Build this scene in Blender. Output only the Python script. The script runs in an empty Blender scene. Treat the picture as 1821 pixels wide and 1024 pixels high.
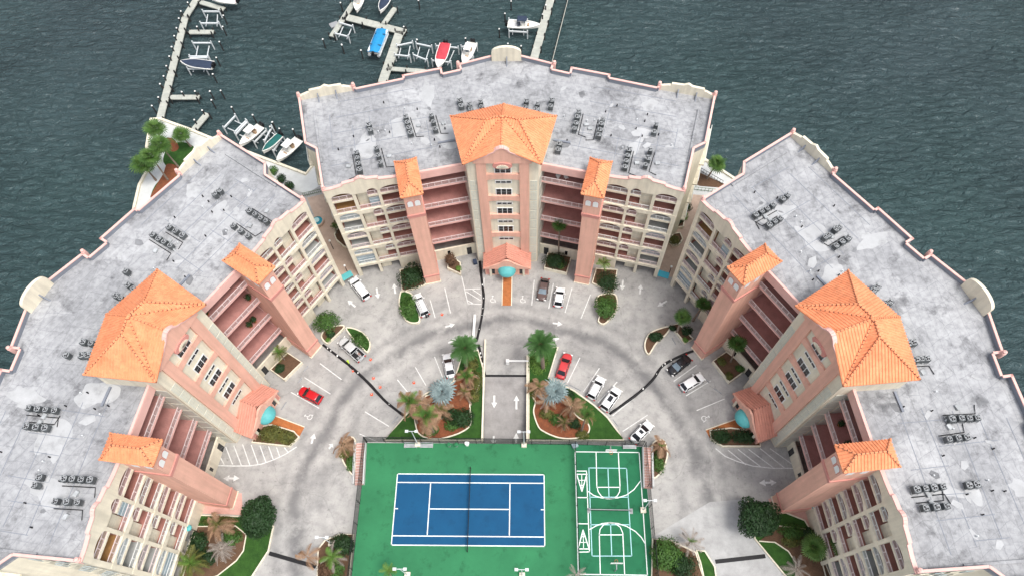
import bpy, bmesh, math, random
from mathutils import Vector, Matrix
random.seed(7)
S = bpy.context.scene
COL = S.collection
PI = math.pi
R = math.radians

# ------------------------------------------------------------------ camera
CAM = Vector((9.5777, -16.6130, 114.8616))
FPX = 1256.64
def _rz(a): return Matrix.Rotation(a, 3, 'Z')
CR = _rz(R(3.02607)) @ Matrix.Rotation(R(28.29854), 3, 'X') @ _rz(R(-2.69344))
cd = bpy.data.cameras.new('camera'); co = bpy.data.objects.new('camera', cd); COL.objects.link(co)
cd.sensor_width = 36.0; cd.sensor_fit = 'HORIZONTAL'; cd.lens = FPX / 1821 * 36.0
cd.clip_start = 0.5; cd.clip_end = 6000
co.matrix_world = Matrix.Translation(CAM) @ CR.to_4x4()
S.camera = co

# ------------------------------------------------------------------ sky, sun, exposure
SUN_AZ, SUN_EL = R(128), R(66)          # azimuth clockwise from +Y
w = bpy.data.worlds.new('World'); S.world = w; w.use_nodes = True
nt = w.node_tree; bg = nt.nodes['Background']
sk = nt.nodes.new('ShaderNodeTexSky'); sk.sky_type = 'NISHITA'; sk.sun_disc = False
sk.sun_elevation = SUN_EL; sk.sun_rotation = SUN_AZ
sk.air_density = 1.0; sk.dust_density = 4.0; sk.ozone_density = 1.0
hs = nt.nodes.new('ShaderNodeHueSaturation'); hs.inputs['Saturation'].default_value = 0.42
nt.links.new(sk.outputs[0], hs.inputs['Color']); nt.links.new(hs.outputs[0], bg.inputs[0])
bg.inputs[1].default_value = 0.145
sd = bpy.data.lights.new('sun', 'SUN'); so = bpy.data.objects.new('sun', sd); COL.objects.link(so)
sd.energy = 1.5; sd.angle = R(22); sd.color = (1.0, 0.965, 0.91)
sdir = Vector((math.sin(SUN_AZ)*math.cos(SUN_EL), math.cos(SUN_AZ)*math.cos(SUN_EL), math.sin(SUN_EL)))
so.rotation_euler = sdir.to_track_quat('Z', 'Y').to_euler()
so.location = (0, 0, 150)
S.view_settings.view_transform = 'Standard'; S.view_settings.look = 'None'
S.view_settings.gamma = 1.0; S.view_settings.use_curve_mapping = False
S.view_settings.exposure = 0.68

# ------------------------------------------------------------------ survey helpers
def g(px, py, z=0.0):
    """point of the level plane z that the aerial survey picture shows at (px, py)"""
    d = CR @ Vector(((px-910.5)/FPX, -(py-512)/FPX, -1.0))
    t = (z-CAM.z)/d.z
    return CAM + d*t
def pix(P):
    q = CR.transposed() @ (Vector(P)-CAM)
    return (910.5+FPX*q.x/-q.z, 512-FPX*q.y/-q.z)
def solve_h(base, top):
    b = g(*base); best = (1e9, 3)
    for i in range(10, 200):
        z = i*0.1; p = pix((b.x, b.y, z)); e = (p[0]-top[0])**2+(p[1]-top[1])**2
        if e < best[0]: best = (e, z)
    return b, best[1]
CEN = Vector((5.1765, 5.6160, 0))
TH = dict(C=R(-0.3428), L=R(70.0335), R=R(-70.3829))
def wl(b, u, v, z=0.0):
    t = TH[b]
    return Vector((CEN.x+u*math.cos(t)-v*math.sin(t), CEN.y+u*math.sin(t)+v*math.cos(t), z))

# ------------------------------------------------------------------ materials
MATS = {}
def mat(name, col, rough=0.8, var=0.12, scale=0.6, col2=None, detail=6.0, bump=0.0, bscale=None, spec=0.3, metal=0.0, fine=0.0, trans=0.0, streak=0.0, cells=0.0, spots=0.0):
    if name in MATS: return MATS[name]
    m = bpy.data.materials.new(name); m.use_nodes = True; n = m.node_tree; L = n.links
    b = n.nodes['Principled BSDF']
    b.inputs['Roughness'].default_value = rough
    b.inputs['Specular IOR Level'].default_value = spec
    b.inputs['Metallic'].default_value = metal
    if trans: b.inputs['Transmission Weight'].default_value = trans
    c = Vector(col[:3])
    ge = n.nodes.new('ShaderNodeNewGeometry')
    nz = n.nodes.new('ShaderNodeTexNoise'); nz.inputs['Scale'].default_value = scale
    nz.inputs['Detail'].default_value = detail; nz.inputs['Roughness'].default_value = 0.65
    L.new(ge.outputs['Position'], nz.inputs['Vector'])
    rp = n.nodes.new('ShaderNodeValToRGB')
    rp.color_ramp.elements[0].position = 0.3; rp.color_ramp.elements[1].position = 0.7
    d = Vector(col2[:3]) if col2 else c*(1-var*1.3)
    e = c if col2 else c*(1+var*0.7)
    rp.color_ramp.elements[0].color = (*d, 1); rp.color_ramp.elements[1].color = (*e, 1)
    L.new(nz.outputs['Fac'], rp.inputs['Fac'])
    out = rp.outputs['Color']
    if fine:
        n2 = n.nodes.new('ShaderNodeTexNoise'); n2.inputs['Scale'].default_value = 9.0; n2.inputs['Detail'].default_value = 4
        L.new(ge.outputs['Position'], n2.inputs['Vector'])
        mr = n.nodes.new('ShaderNodeMapRange'); mr.inputs[1].default_value = 0.3; mr.inputs[2].default_value = 0.7
        mr.inputs[3].default_value = 1-fine; mr.inputs[4].default_value = 1+fine*0.6
        L.new(n2.outputs['Fac'], mr.inputs[0])
        mx = n.nodes.new('ShaderNodeVectorMath'); mx.operation = 'SCALE'
        L.new(out, mx.inputs[0]); L.new(mr.outputs[0], mx.inputs['Scale']); out = mx.outputs[0]
    def scaled(out, fac, lo, hi, a, bb):
        mr = n.nodes.new('ShaderNodeMapRange'); mr.inputs[1].default_value = lo; mr.inputs[2].default_value = hi; mr.inputs[3].default_value = a; mr.inputs[4].default_value = bb
        L.new(fac, mr.inputs[0]); mx = n.nodes.new('ShaderNodeVectorMath'); mx.operation = 'SCALE'; L.new(out, mx.inputs[0]); L.new(mr.outputs[0], mx.inputs['Scale']); return mx.outputs[0]
    if streak:   # rain streaks: stretched down the wall
        mp = n.nodes.new('ShaderNodeMapping'); mp.inputs['Scale'].default_value = (1.6, 1.6, 0.13); L.new(ge.outputs['Position'], mp.inputs['Vector'])
        ns = n.nodes.new('ShaderNodeTexNoise'); ns.inputs['Scale'].default_value = 1.0; ns.inputs['Detail'].default_value = 5; L.new(mp.outputs[0], ns.inputs['Vector'])
        out = scaled(out, ns.outputs['Fac'], 0.32, 0.6, 1-streak, 1.04)
    if cells:    # piece to piece colour change
        vo = n.nodes.new('ShaderNodeTexVoronoi'); vo.inputs['Scale'].default_value = 2.6; L.new(ge.outputs['Position'], vo.inputs['Vector'])
        sx = n.nodes.new('ShaderNodeSeparateColor'); L.new(vo.outputs['Color'], sx.inputs[0]); out = scaled(out, sx.outputs[0], 0.0, 1.0, 1-cells, 1+cells*0.6)
    if spots:    # scuffs and water stains
        ns = n.nodes.new('ShaderNodeTexNoise'); ns.inputs['Scale'].default_value = 0.42; ns.inputs['Detail'].default_value = 7; ns.inputs['Roughness'].default_value = 0.7; L.new(ge.outputs['Position'], ns.inputs['Vector'])
        out = scaled(out, ns.outputs['Fac'], 0.30, 0.46, 1-spots, 1.0)
    L.new(out, b.inputs['Base Color'])
    if bump:
        n3 = n.nodes.new('ShaderNodeTexNoise'); n3.inputs['Scale'].default_value = bscale or 6; n3.inputs['Detail'].default_value = 5
        L.new(ge.outputs['Position'], n3.inputs['Vector'])
        bp = n.nodes.new('ShaderNodeBump'); bp.inputs['Strength'].default_value = bump; bp.inputs['Distance'].default_value = 0.1
        L.new(n3.outputs['Fac'], bp.inputs['Height']); L.new(bp.outputs[0], b.inputs['Normal'])
    MATS[name] = m; return m

M = {}
M['cream'] = mat('cream_stucco', (0.76, 0.70, 0.56), 0.9, 0.09, 0.35, fine=0.05, streak=0.12)
M['block'] = mat('glass_block', (0.58, 0.60, 0.53), 0.4, 0.1, 1.5)
M['cream_dk'] = mat('cream_louvre', (0.60, 0.57, 0.47), 0.85, 0.06, 0.5)
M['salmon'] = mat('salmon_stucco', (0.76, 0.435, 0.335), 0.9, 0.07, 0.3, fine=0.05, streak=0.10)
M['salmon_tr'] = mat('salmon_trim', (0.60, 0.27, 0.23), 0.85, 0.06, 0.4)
M['pink'] = mat('pink_coping', (0.76, 0.47, 0.42), 0.85, 0.08, 0.7)
M['tile'] = mat('orange_clay_tile', (0.85, 0.345, 0.175), 0.8, 0.1, 0.45, col2=(0.74, 0.265, 0.125), fine=0.1, cells=0.12, spots=0.18)
M['tile_pink'] = mat('pink_clay_tile', (0.70, 0.32, 0.24), 0.8, 0.1, 1.2, fine=0.1)
M['mortar'] = mat('dark_mortar', (0.17, 0.075, 0.05), 0.95, 0.2, 3)
M['corridor'] = mat('brick_red_floor', (0.47, 0.235, 0.21), 0.9, 0.16, 0.8, fine=0.12)
M['balc_pink'] = mat('salmon_balcony_floor', (0.44, 0.20, 0.165), 0.85, 0.1, 0.8)
M['balc_grey'] = mat('grey_balcony_floor', (0.42, 0.43, 0.42), 0.85, 0.1, 0.8)
M['balc_tan'] = mat('tan_balcony_floor', (0.42, 0.23, 0.09), 0.8, 0.15, 1.2)
M['rail'] = mat('pinkish_white_rail', (0.74, 0.63, 0.62), 0.6, 0.05, 1)
M['rail_w'] = mat('white_rail', (0.74, 0.75, 0.73), 0.6, 0.05, 1)
M['white'] = mat('white_paint', (0.80, 0.80, 0.78), 0.6, 0.05, 1)
M['roadpaint'] = mat('road_paint', (0.78, 0.78, 0.76), 0.8, 0.25, 2.5, col2=(0.5, 0.5, 0.49))
M['glass'] = mat('dark_window_glass', (0.012, 0.014, 0.018), 0.08, 0.2, 1, spec=0.5)
M['glass_b'] = mat('pale_blue_glass', (0.30, 0.38, 0.42), 0.12, 0.15, 0.5, spec=0.6)
M['teal'] = mat('teal_canopy', (0.10, 0.40, 0.41), 0.5, 0.1, 1)
M['terracotta'] = mat('terracotta_walk', (0.42, 0.15, 0.05), 0.85, 0.2, 1.5, fine=0.15)
M['paver'] = mat('tan_pavers', (0.50, 0.375, 0.30), 0.9, 0.12, 0.8, fine=0.12)
M['apron'] = mat('apron_concrete', (0.42, 0.42, 0.415), 0.9, 0.2, 0.4, fine=0.1, spots=0.2)
M['pinkpave'] = mat('pink_pavers', (0.60, 0.36, 0.31), 0.9, 0.12, 0.8, fine=0.12)
M['promenade'] = mat('promenade_concrete', (0.55, 0.56, 0.55), 0.9, 0.1, 0.6)
M['dock'] = mat('weathered_dock', (0.43, 0.44, 0.39), 0.9, 0.14, 0.8, fine=0.12)
M['pile'] = mat('dark_piling', (0.035, 0.035, 0.035), 0.9, 0.2, 1)
M['metal_w'] = mat('white_aluminium', (0.62, 0.65, 0.66), 0.5, 0.1, 1)
M['ring'] = mat('weathered_fan_ring', (0.42, 0.44, 0.45), 0.5, 0.3, 1)
M['grey'] = mat('grey_metal', (0.30, 0.31, 0.32), 0.5, 0.15, 1)
M['ac'] = mat('ac_casing', (0.10, 0.11, 0.115), 0.55, 0.5, 0.9)
M['dark'] = mat('black_rubber', (0.012, 0.012, 0.014), 0.6, 0.2, 2)
M['court_g'] = mat('green_court', (0.036, 0.205, 0.088), 0.9, 0.0, 0.16, col2=(0.026, 0.15, 0.066), fine=0.06, spots=0.4)
M['court_d'] = mat('deep_green_court', (0.022, 0.165, 0.075), 0.9, 0.0, 0.2, col2=(0.015, 0.12, 0.056), fine=0.06, spots=0.4)
M['court_b'] = mat('blue_court', (0.006, 0.080, 0.185), 0.85, 0.0, 0.3, col2=(0.005, 0.064, 0.155), fine=0.05, spots=0.25)
M['line_w'] = mat('court_line_white', (0.80, 0.84, 0.82), 0.8, 0.04, 2)
M['line_b'] = mat('court_line_blue', (0.36, 0.62, 0.66), 0.8, 0.06, 2)
M['lawn'] = mat('lawn', (0.040, 0.110, 0.018), 0.95, 0.2, 0.8, col2=(0.018, 0.058, 0.010), fine=0.25, bump=0.5, bscale=14)
M['mulch'] = mat('red_mulch', (0.27, 0.088, 0.038), 0.95, 0.2, 1.6, col2=(0.14, 0.052, 0.028), fine=0.3, bump=0.6, bscale=12)
M['soil'] = mat('brown_soil', (0.13, 0.075, 0.045), 0.95, 0.2, 1.6, fine=0.3)
M['bark'] = mat('palm_bark', (0.24, 0.19, 0.15), 0.95, 0.25, 3)
M['leaf1'] = mat('leaf_mid_green', (0.075, 0.16, 0.03), 0.6, 0.3, 1.1, col2=(0.03, 0.08, 0.015))
M['leaf2'] = mat('leaf_dark_green', (0.022, 0.060, 0.016), 0.6, 0.3, 1.1, col2=(0.010, 0.028, 0.008))
M['leaf3'] = mat('leaf_light_green', (0.15, 0.26, 0.05), 0.6, 0.3, 1.2, col2=(0.06, 0.14, 0.02))
M['leaf_y'] = mat('leaf_olive', (0.15, 0.15, 0.035), 0.7, 0.3, 1.2, col2=(0.06, 0.075, 0.02))
M['frond'] = mat('date_palm_frond', (0.085, 0.19, 0.055), 0.6, 0.25, 1.2, col2=(0.045, 0.12, 0.03))
M['frond_l'] = mat('fan_palm_frond', (0.125, 0.22, 0.05), 0.6, 0.25, 1.2, col2=(0.04, 0.10, 0.02))
M['frond_s'] = mat('silver_palm_frond', (0.30, 0.38, 0.38), 0.6, 0.15, 1.5, col2=(0.13, 0.19, 0.20))
M['frond_b'] = mat('dry_brown_frond', (0.36, 0.235, 0.145), 0.8, 0.3, 1.8, col2=(0.17, 0.095, 0.055))
M['frond_g'] = mat('dead_grey_frond', (0.38, 0.34, 0.30), 0.8, 0.3, 1.8, col2=(0.20, 0.165, 0.14))
M['paint_w'] = mat('white_car_paint', (0.78, 0.79, 0.79), 0.25, 0.02, 1, spec=0.6)
M['paint_sil'] = mat('silver_car_paint', (0.50, 0.51, 0.51), 0.3, 0.02, 1, spec=0.6)
M['paint_r'] = mat('red_car_paint', (0.50, 0.012, 0.018), 0.22, 0.05, 1, spec=0.6)
M['paint_r2'] = mat('faded_red_car_paint', (0.52, 0.045, 0.05), 0.3, 0.1, 1, spec=0.5)
M['paint_br'] = mat('brown_car_paint', (0.11, 0.075, 0.07), 0.25, 0.05, 1, spec=0.6)
M['paint_k'] = mat('black_car_paint', (0.008, 0.008, 0.011), 0.2, 0.05, 1, spec=0.6)
M['glass_w'] = mat('pale_windscreen', (0.16, 0.21, 0.25), 0.1, 0.2, 1, spec=0.6)
M['red_l'] = mat('red_lamp', (0.40, 0.01, 0.01), 0.3, 0.05, 1)
M['orange'] = mat('cone_orange', (0.70, 0.10, 0.03), 0.6, 0.1, 2)
M['blue_cov'] = mat('blue_canvas', (0.02, 0.25, 0.52), 0.7, 0.12, 1.5)
M['navy_cov'] = mat('navy_canvas', (0.03, 0.045, 0.08), 0.7, 0.2, 1.5)
M['pink_cov'] = mat('pale_pink_canvas', (0.66, 0.55, 0.56), 0.7, 0.2, 1.2)
M['red_cov'] = mat('red_canvas', (0.55, 0.06, 0.08), 0.7, 0.15, 1.5)
M['green_cov'] = mat('green_canvas', (0.015, 0.12, 0.11), 0.7, 0.15, 1.5)
M['gel'] = mat('white_gelcoat', (0.80, 0.79, 0.75), 0.3, 0.03, 1)
M['seatb'] = mat('tan_upholstery', (0.42, 0.28, 0.17), 0.7, 0.1, 1)
M['lime'] = mat('lime_vest', (0.45, 0.65, 0.05), 0.7, 0.1, 2)
M['skin'] = mat('skin', (0.42, 0.25, 0.17), 0.6, 0.05, 2)
M['denim'] = mat('dark_trousers', (0.03, 0.035, 0.06), 0.8, 0.1, 2)
M['spa'] = mat('spa_water', (0.03, 0.26, 0.34), 0.1, 0.1, 1)
M['spa_lt'] = mat('spa_cover', (0.45, 0.68, 0.68), 0.5, 0.1, 1)
M['junk'] = mat('truck_bed_load', (0.30, 0.2, 0.18), 0.8, 0.5, 4)

# special surfaces -----------------------------------------------------------
def nodes_of(name):
    m = bpy.data.materials.new(name); m.use_nodes = True
    return m, m.node_tree.nodes, m.node_tree.links, m.node_tree.nodes['Principled BSDF']
def N(nd, t, **kw):
    x = nd.new(t)
    for k, v in kw.items(): setattr(x, k, v)
    return x
def ramp(nd, lk, src, p0, c0, p1, c1):
    r = nd.new('ShaderNodeValToRGB'); e = r.color_ramp.elements
    e[0].position = p0; e[1].position = p1; e[0].color = (*c0, 1); e[1].color = (*c1, 1)
    lk.new(src, r.inputs['Fac']); return r.outputs['Color']
def noise(nd, lk, vec, sc, det=5, rough=0.6, dist=0.0):
    n = nd.new('ShaderNodeTexNoise'); n.inputs['Scale'].default_value = sc; n.inputs['Detail'].default_value = det
    n.inputs['Roughness'].default_value = rough; n.inputs['Distortion'].default_value = dist
    if vec is not None: lk.new(vec, n.inputs['Vector'])
    return n.outputs['Fac']
def mul(nd, lk, a, b, fac=1.0):
    m = nd.new('ShaderNodeMix'); m.data_type = 'RGBA'; m.blend_type = 'MULTIPLY'; m.inputs[0].default_value = fac
    lk.new(a, m.inputs[6]); lk.new(b, m.inputs[7]); return m.outputs[2]
def mixc(nd, lk, f, a, b):
    m = nd.new('ShaderNodeMix'); m.data_type = 'RGBA'; lk.new(f, m.inputs[0])
    if hasattr(a, 'links'): lk.new(a, m.inputs[6])
    else: m.inputs[6].default_value = (*a, 1)
    if hasattr(b, 'links'): lk.new(b, m.inputs[7])
    else: m.inputs[7].default_value = (*b, 1)
    return m.outputs[2]

def make_concrete():
    m, nd, lk, b = nodes_of('drive_concrete')
    pos = nd.new('ShaderNodeNewGeometry').outputs['Position']
    c = ramp(nd, lk, noise(nd, lk, pos, 0.11, 8, 0.68, 0.6), 0.30, (0.285, 0.28, 0.275), 0.66, (0.46, 0.45, 0.432))
    c = mul(nd, lk, c, ramp(nd, lk, noise(nd, lk, pos, 0.45, 8, 0.7), 0.34, (0.66, 0.66, 0.67), 0.54, (1.02, 1.02, 1.01)), 0.7)
    c = mul(nd, lk, c, ramp(nd, lk, noise(nd, lk, pos, 1.1, 7, 0.75), 0.30, (0.38, 0.38, 0.39), 0.42, (1, 1, 1)), 0.75)
    c = mul(nd, lk, c, ramp(nd, lk, noise(nd, lk, pos, 5.0, 5, 0.7), 0.3, (0.86, 0.86, 0.86), 0.7, (1.05, 1.05, 1.05)), 0.8)
    # tyre grime rubbed into the lane that runs round the courtyard
    sub = N(nd, 'ShaderNodeVectorMath', operation='SUBTRACT'); lk.new(pos, sub.inputs[0]); sub.inputs[1].default_value = (CEN.x, CEN.y, 0)
    ln = N(nd, 'ShaderNodeVectorMath', operation='LENGTH'); lk.new(sub.outputs[0], ln.inputs[0])
    wob = N(nd, 'ShaderNodeMath', operation='MULTIPLY_ADD'); lk.new(noise(nd, lk, pos, 0.10, 4), wob.inputs[0]); wob.inputs[1].default_value = 5.0; lk.new(ln.outputs['Value'], wob.inputs[2])
    for r0, wd, st in ((35.2, 1.8, 0.68), (38.2, 1.2, 0.25), (31.3, 1.2, 0.22)):
        a = N(nd, 'ShaderNodeMath', operation='SUBTRACT'); lk.new(wob.outputs[0], a.inputs[0]); a.inputs[1].default_value = r0
        ab = N(nd, 'ShaderNodeMath', operation='ABSOLUTE'); lk.new(a.outputs[0], ab.inputs[0])
        mr = N(nd, 'ShaderNodeMapRange', interpolation_type='SMOOTHSTEP'); lk.new(ab.outputs[0], mr.inputs[0])
        mr.inputs[1].default_value = 0; mr.inputs[2].default_value = wd; mr.inputs[3].default_value = st; mr.inputs[4].default_value = 0
        nn = N(nd, 'ShaderNodeMath', operation='MULTIPLY'); lk.new(mr.outputs[0], nn.inputs[0])
        pr = N(nd, 'ShaderNodeMapRange'); lk.new(noise(nd, lk, pos, 0.25, 6, 0.7), pr.inputs[0]); pr.inputs[1].default_value = 0.3; pr.inputs[2].default_value = 0.52
        lk.new(pr.outputs[0], nn.inputs[1])
        c = mixc(nd, lk, nn.outputs[0], c, (0.10, 0.10, 0.105))
    # cracks
    vo = N(nd, 'ShaderNodeTexVoronoi', feature='DISTANCE_TO_EDGE'); vo.inputs['Scale'].default_value = 0.06
    wv = N(nd, 'ShaderNodeVectorMath', operation='ADD'); lk.new(pos, wv.inputs[0])
    nc = nd.new('ShaderNodeTexNoise'); nc.inputs['Scale'].default_value = 0.4; nc.inputs['Detail'].default_value = 5; lk.new(pos, nc.inputs['Vector'])
    sc = N(nd, 'ShaderNodeVectorMath', operation='SCALE'); lk.new(nc.outputs['Color'], sc.inputs[0]); sc.inputs['Scale'].default_value = 3.0
    lk.new(sc.outputs[0], wv.inputs[1]); lk.new(wv.outputs[0], vo.inputs['Vector'])
    c = mul(nd, lk, c, ramp(nd, lk, vo.outputs['Distance'], 0.0, (0.66, 0.66, 0.66), 0.007, (1, 1, 1)), 0.45)
    lk.new(c, b.inputs['Base Color']); b.inputs['Roughness'].default_value = 0.9; b.inputs['Specular IOR Level'].default_value = 0.2
    return m
M['drive'] = make_concrete()
M['rampc'] = mat('ramp_concrete', (0.36, 0.345, 0.335), 0.9, 0.3, 0.35, col2=(0.20, 0.19, 0.185), fine=0.12)

def make_membrane():
    m, nd, lk, b = nodes_of('roof_membrane')
    tc = nd.new('ShaderNodeTexCoord').outputs['Object']
    pos = nd.new('ShaderNodeNewGeometry').outputs['Position']
    c = ramp(nd, lk, noise(nd, lk, pos, 0.10, 8, 0.66, 0.8), 0.36, (0.31, 0.316, 0.326), 0.62, (0.415, 0.421, 0.43))
    # pale re-coated patches with crisp irregular edges
    f = ramp(nd, lk, noise(nd, lk, pos, 0.085, 3, 0.5, 0.4), 0.575, (0, 0, 0), 0.595, (1, 1, 1))
    bw = nd.new('ShaderNodeRGBToBW'); lk.new(f, bw.inputs[0])
    sm = N(nd, 'ShaderNodeMath', operation='MULTIPLY'); lk.new(bw.outputs[0], sm.inputs[0]); sm.inputs[1].default_value = 0.5
    c = mixc(nd, lk, sm.outputs[0], c, (0.49, 0.497, 0.505))
    # dirt blotches
    c = mul(nd, lk, c, ramp(nd, lk, noise(nd, lk, pos, 0.30, 7, 0.72, 0.3), 0.30, (0.30, 0.30, 0.31), 0.47, (1, 1, 1)), 0.85)
    c = mul(nd, lk, c, ramp(nd, lk, noise(nd, lk, pos, 1.3, 6, 0.7), 0.34, (0.68, 0.68, 0.69), 0.6, (1.06, 1.06, 1.06)), 0.8)
    # sheet seams
    for rot, sx, sy in ((R(-13.3), 0.9, 4.2), (R(13.3), 3.1, 1.3)):
        mp = nd.new('ShaderNodeMapping'); mp.inputs['Rotation'].default_value = (0, 0, rot); lk.new(tc, mp.inputs['Vector'])
        br = nd.new('ShaderNodeTexBrick'); br.inputs['Scale'].default_value = 0.33; br.inputs['Mortar Size'].default_value = 0.014
        br.inputs['Brick Width'].default_value = sx; br.inputs['Row Height'].default_value = sy*0.35; br.offset = 0.37
        br.inputs['Color1'].default_value = (1, 1, 1, 1); br.inputs['Color2'].default_value = (0.86, 0.86, 0.87, 1); br.inputs['Mortar'].default_value = (0.60, 0.60, 0.62, 1)
        dn = nd.new('ShaderNodeTexNoise'); dn.inputs['Scale'].default_value = 0.5; lk.new(tc, dn.inputs['Vector'])
        ad = N(nd, 'ShaderNodeVectorMath', operation='MULTIPLY_ADD'); lk.new(dn.outputs['Color'], ad.inputs[0]); ad.inputs[1].default_value = (0.6, 0.6, 0); lk.new(mp.outputs[0], ad.inputs[2])
        lk.new(ad.outputs[0], br.inputs['Vector'])
        c = mul(nd, lk, c, br.outputs['Color'], 0.5)
    lk.new(c, b.inputs['Base Color']); b.inputs['Roughness'].default_value = 0.75; b.inputs['Specular IOR Level'].default_value = 0.25
    return m
M['membrane'] = make_membrane()
M['patch'] = mat('pale_roof_coating', (0.435, 0.442, 0.45), 0.7, 0.12, 0.4, fine=0.06, spots=0.3)
M['patch_d'] = mat('dark_roof_patch', (0.21, 0.215, 0.225), 0.8, 0.3, 0.6, fine=0.1)
M['flash'] = mat('parapet_flashing', (0.22, 0.24, 0.28), 0.8, 0.12, 0.5, fine=0.08)

def make_water():
    m, nd, lk, b = nodes_of('lagoon_water')
    pos = nd.new('ShaderNodeNewGeometry').outputs['Position']
    mp = nd.new('ShaderNodeMapping'); mp.inputs['Rotation'].default_value = (0, 0, R(12)); mp.inputs['Scale'].default_value = (0.42, 1.0, 1); lk.new(pos, mp.inputs['Vector'])
    c = ramp(nd, lk, noise(nd, lk, pos, 0.012, 4, 0.5), 0.35, (0.040, 0.066, 0.073), 0.7, (0.046, 0.086, 0.088))
    lk.new(c, b.inputs['Base Color'])
    b.inputs['Roughness'].default_value = 0.1; b.inputs['IOR'].default_value = 1.33; b.inputs['Specular IOR Level'].default_value = 0.5
    n1 = noise(nd, lk, mp.outputs[0], 0.75, 4, 0.6, 0.8); n2 = noise(nd, lk, mp.outputs[0], 0.16, 3, 0.5, 0.3)
    ad = N(nd, 'ShaderNodeMath', operation='MULTIPLY_ADD'); lk.new(n2, ad.inputs[0]); ad.inputs[1].default_value = 1.2; lk.new(n1, ad.inputs[2])
    bp = nd.new('ShaderNodeBump'); bp.inputs['Strength'].default_value = 1.0; bp.inputs['Distance'].default_value = 5.0
    wm = nd.new('ShaderNodeMapRange'); wm.inputs[1].default_value = 0.35; wm.inputs[2].default_value = 0.65; wm.inputs[3].default_value = 0.66; wm.inputs[4].default_value = 0.86
    lk.new(noise(nd, lk, pos, 0.022, 3, 0.55, 0.5), wm.inputs[0]); lk.new(wm.outputs[0], bp.inputs['Strength'])
    lk.new(ad.outputs[0], bp.inputs['Height']); lk.new(bp.outputs[0], b.inputs['Normal'])
    return m
M['water'] = make_water()

def make_screen():
    m, nd, lk, b = nodes_of('fence_mesh')
    b.inputs['Base Color'].default_value = (0.012, 0.02, 0.016, 1); b.inputs['Roughness'].default_value = 0.9
    tr = nd.new('ShaderNodeBsdfTransparent'); mx = nd.new('ShaderNodeMixShader'); mx.inputs[0].default_value = 0.34
    out = nd['Material Output']; lk.new(tr.outputs[0], mx.inputs[1]); lk.new(b.outputs[0], mx.inputs[2]); lk.new(mx.outputs[0], out.inputs['Surface'])
    return m
M['screen'] = make_screen()

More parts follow.
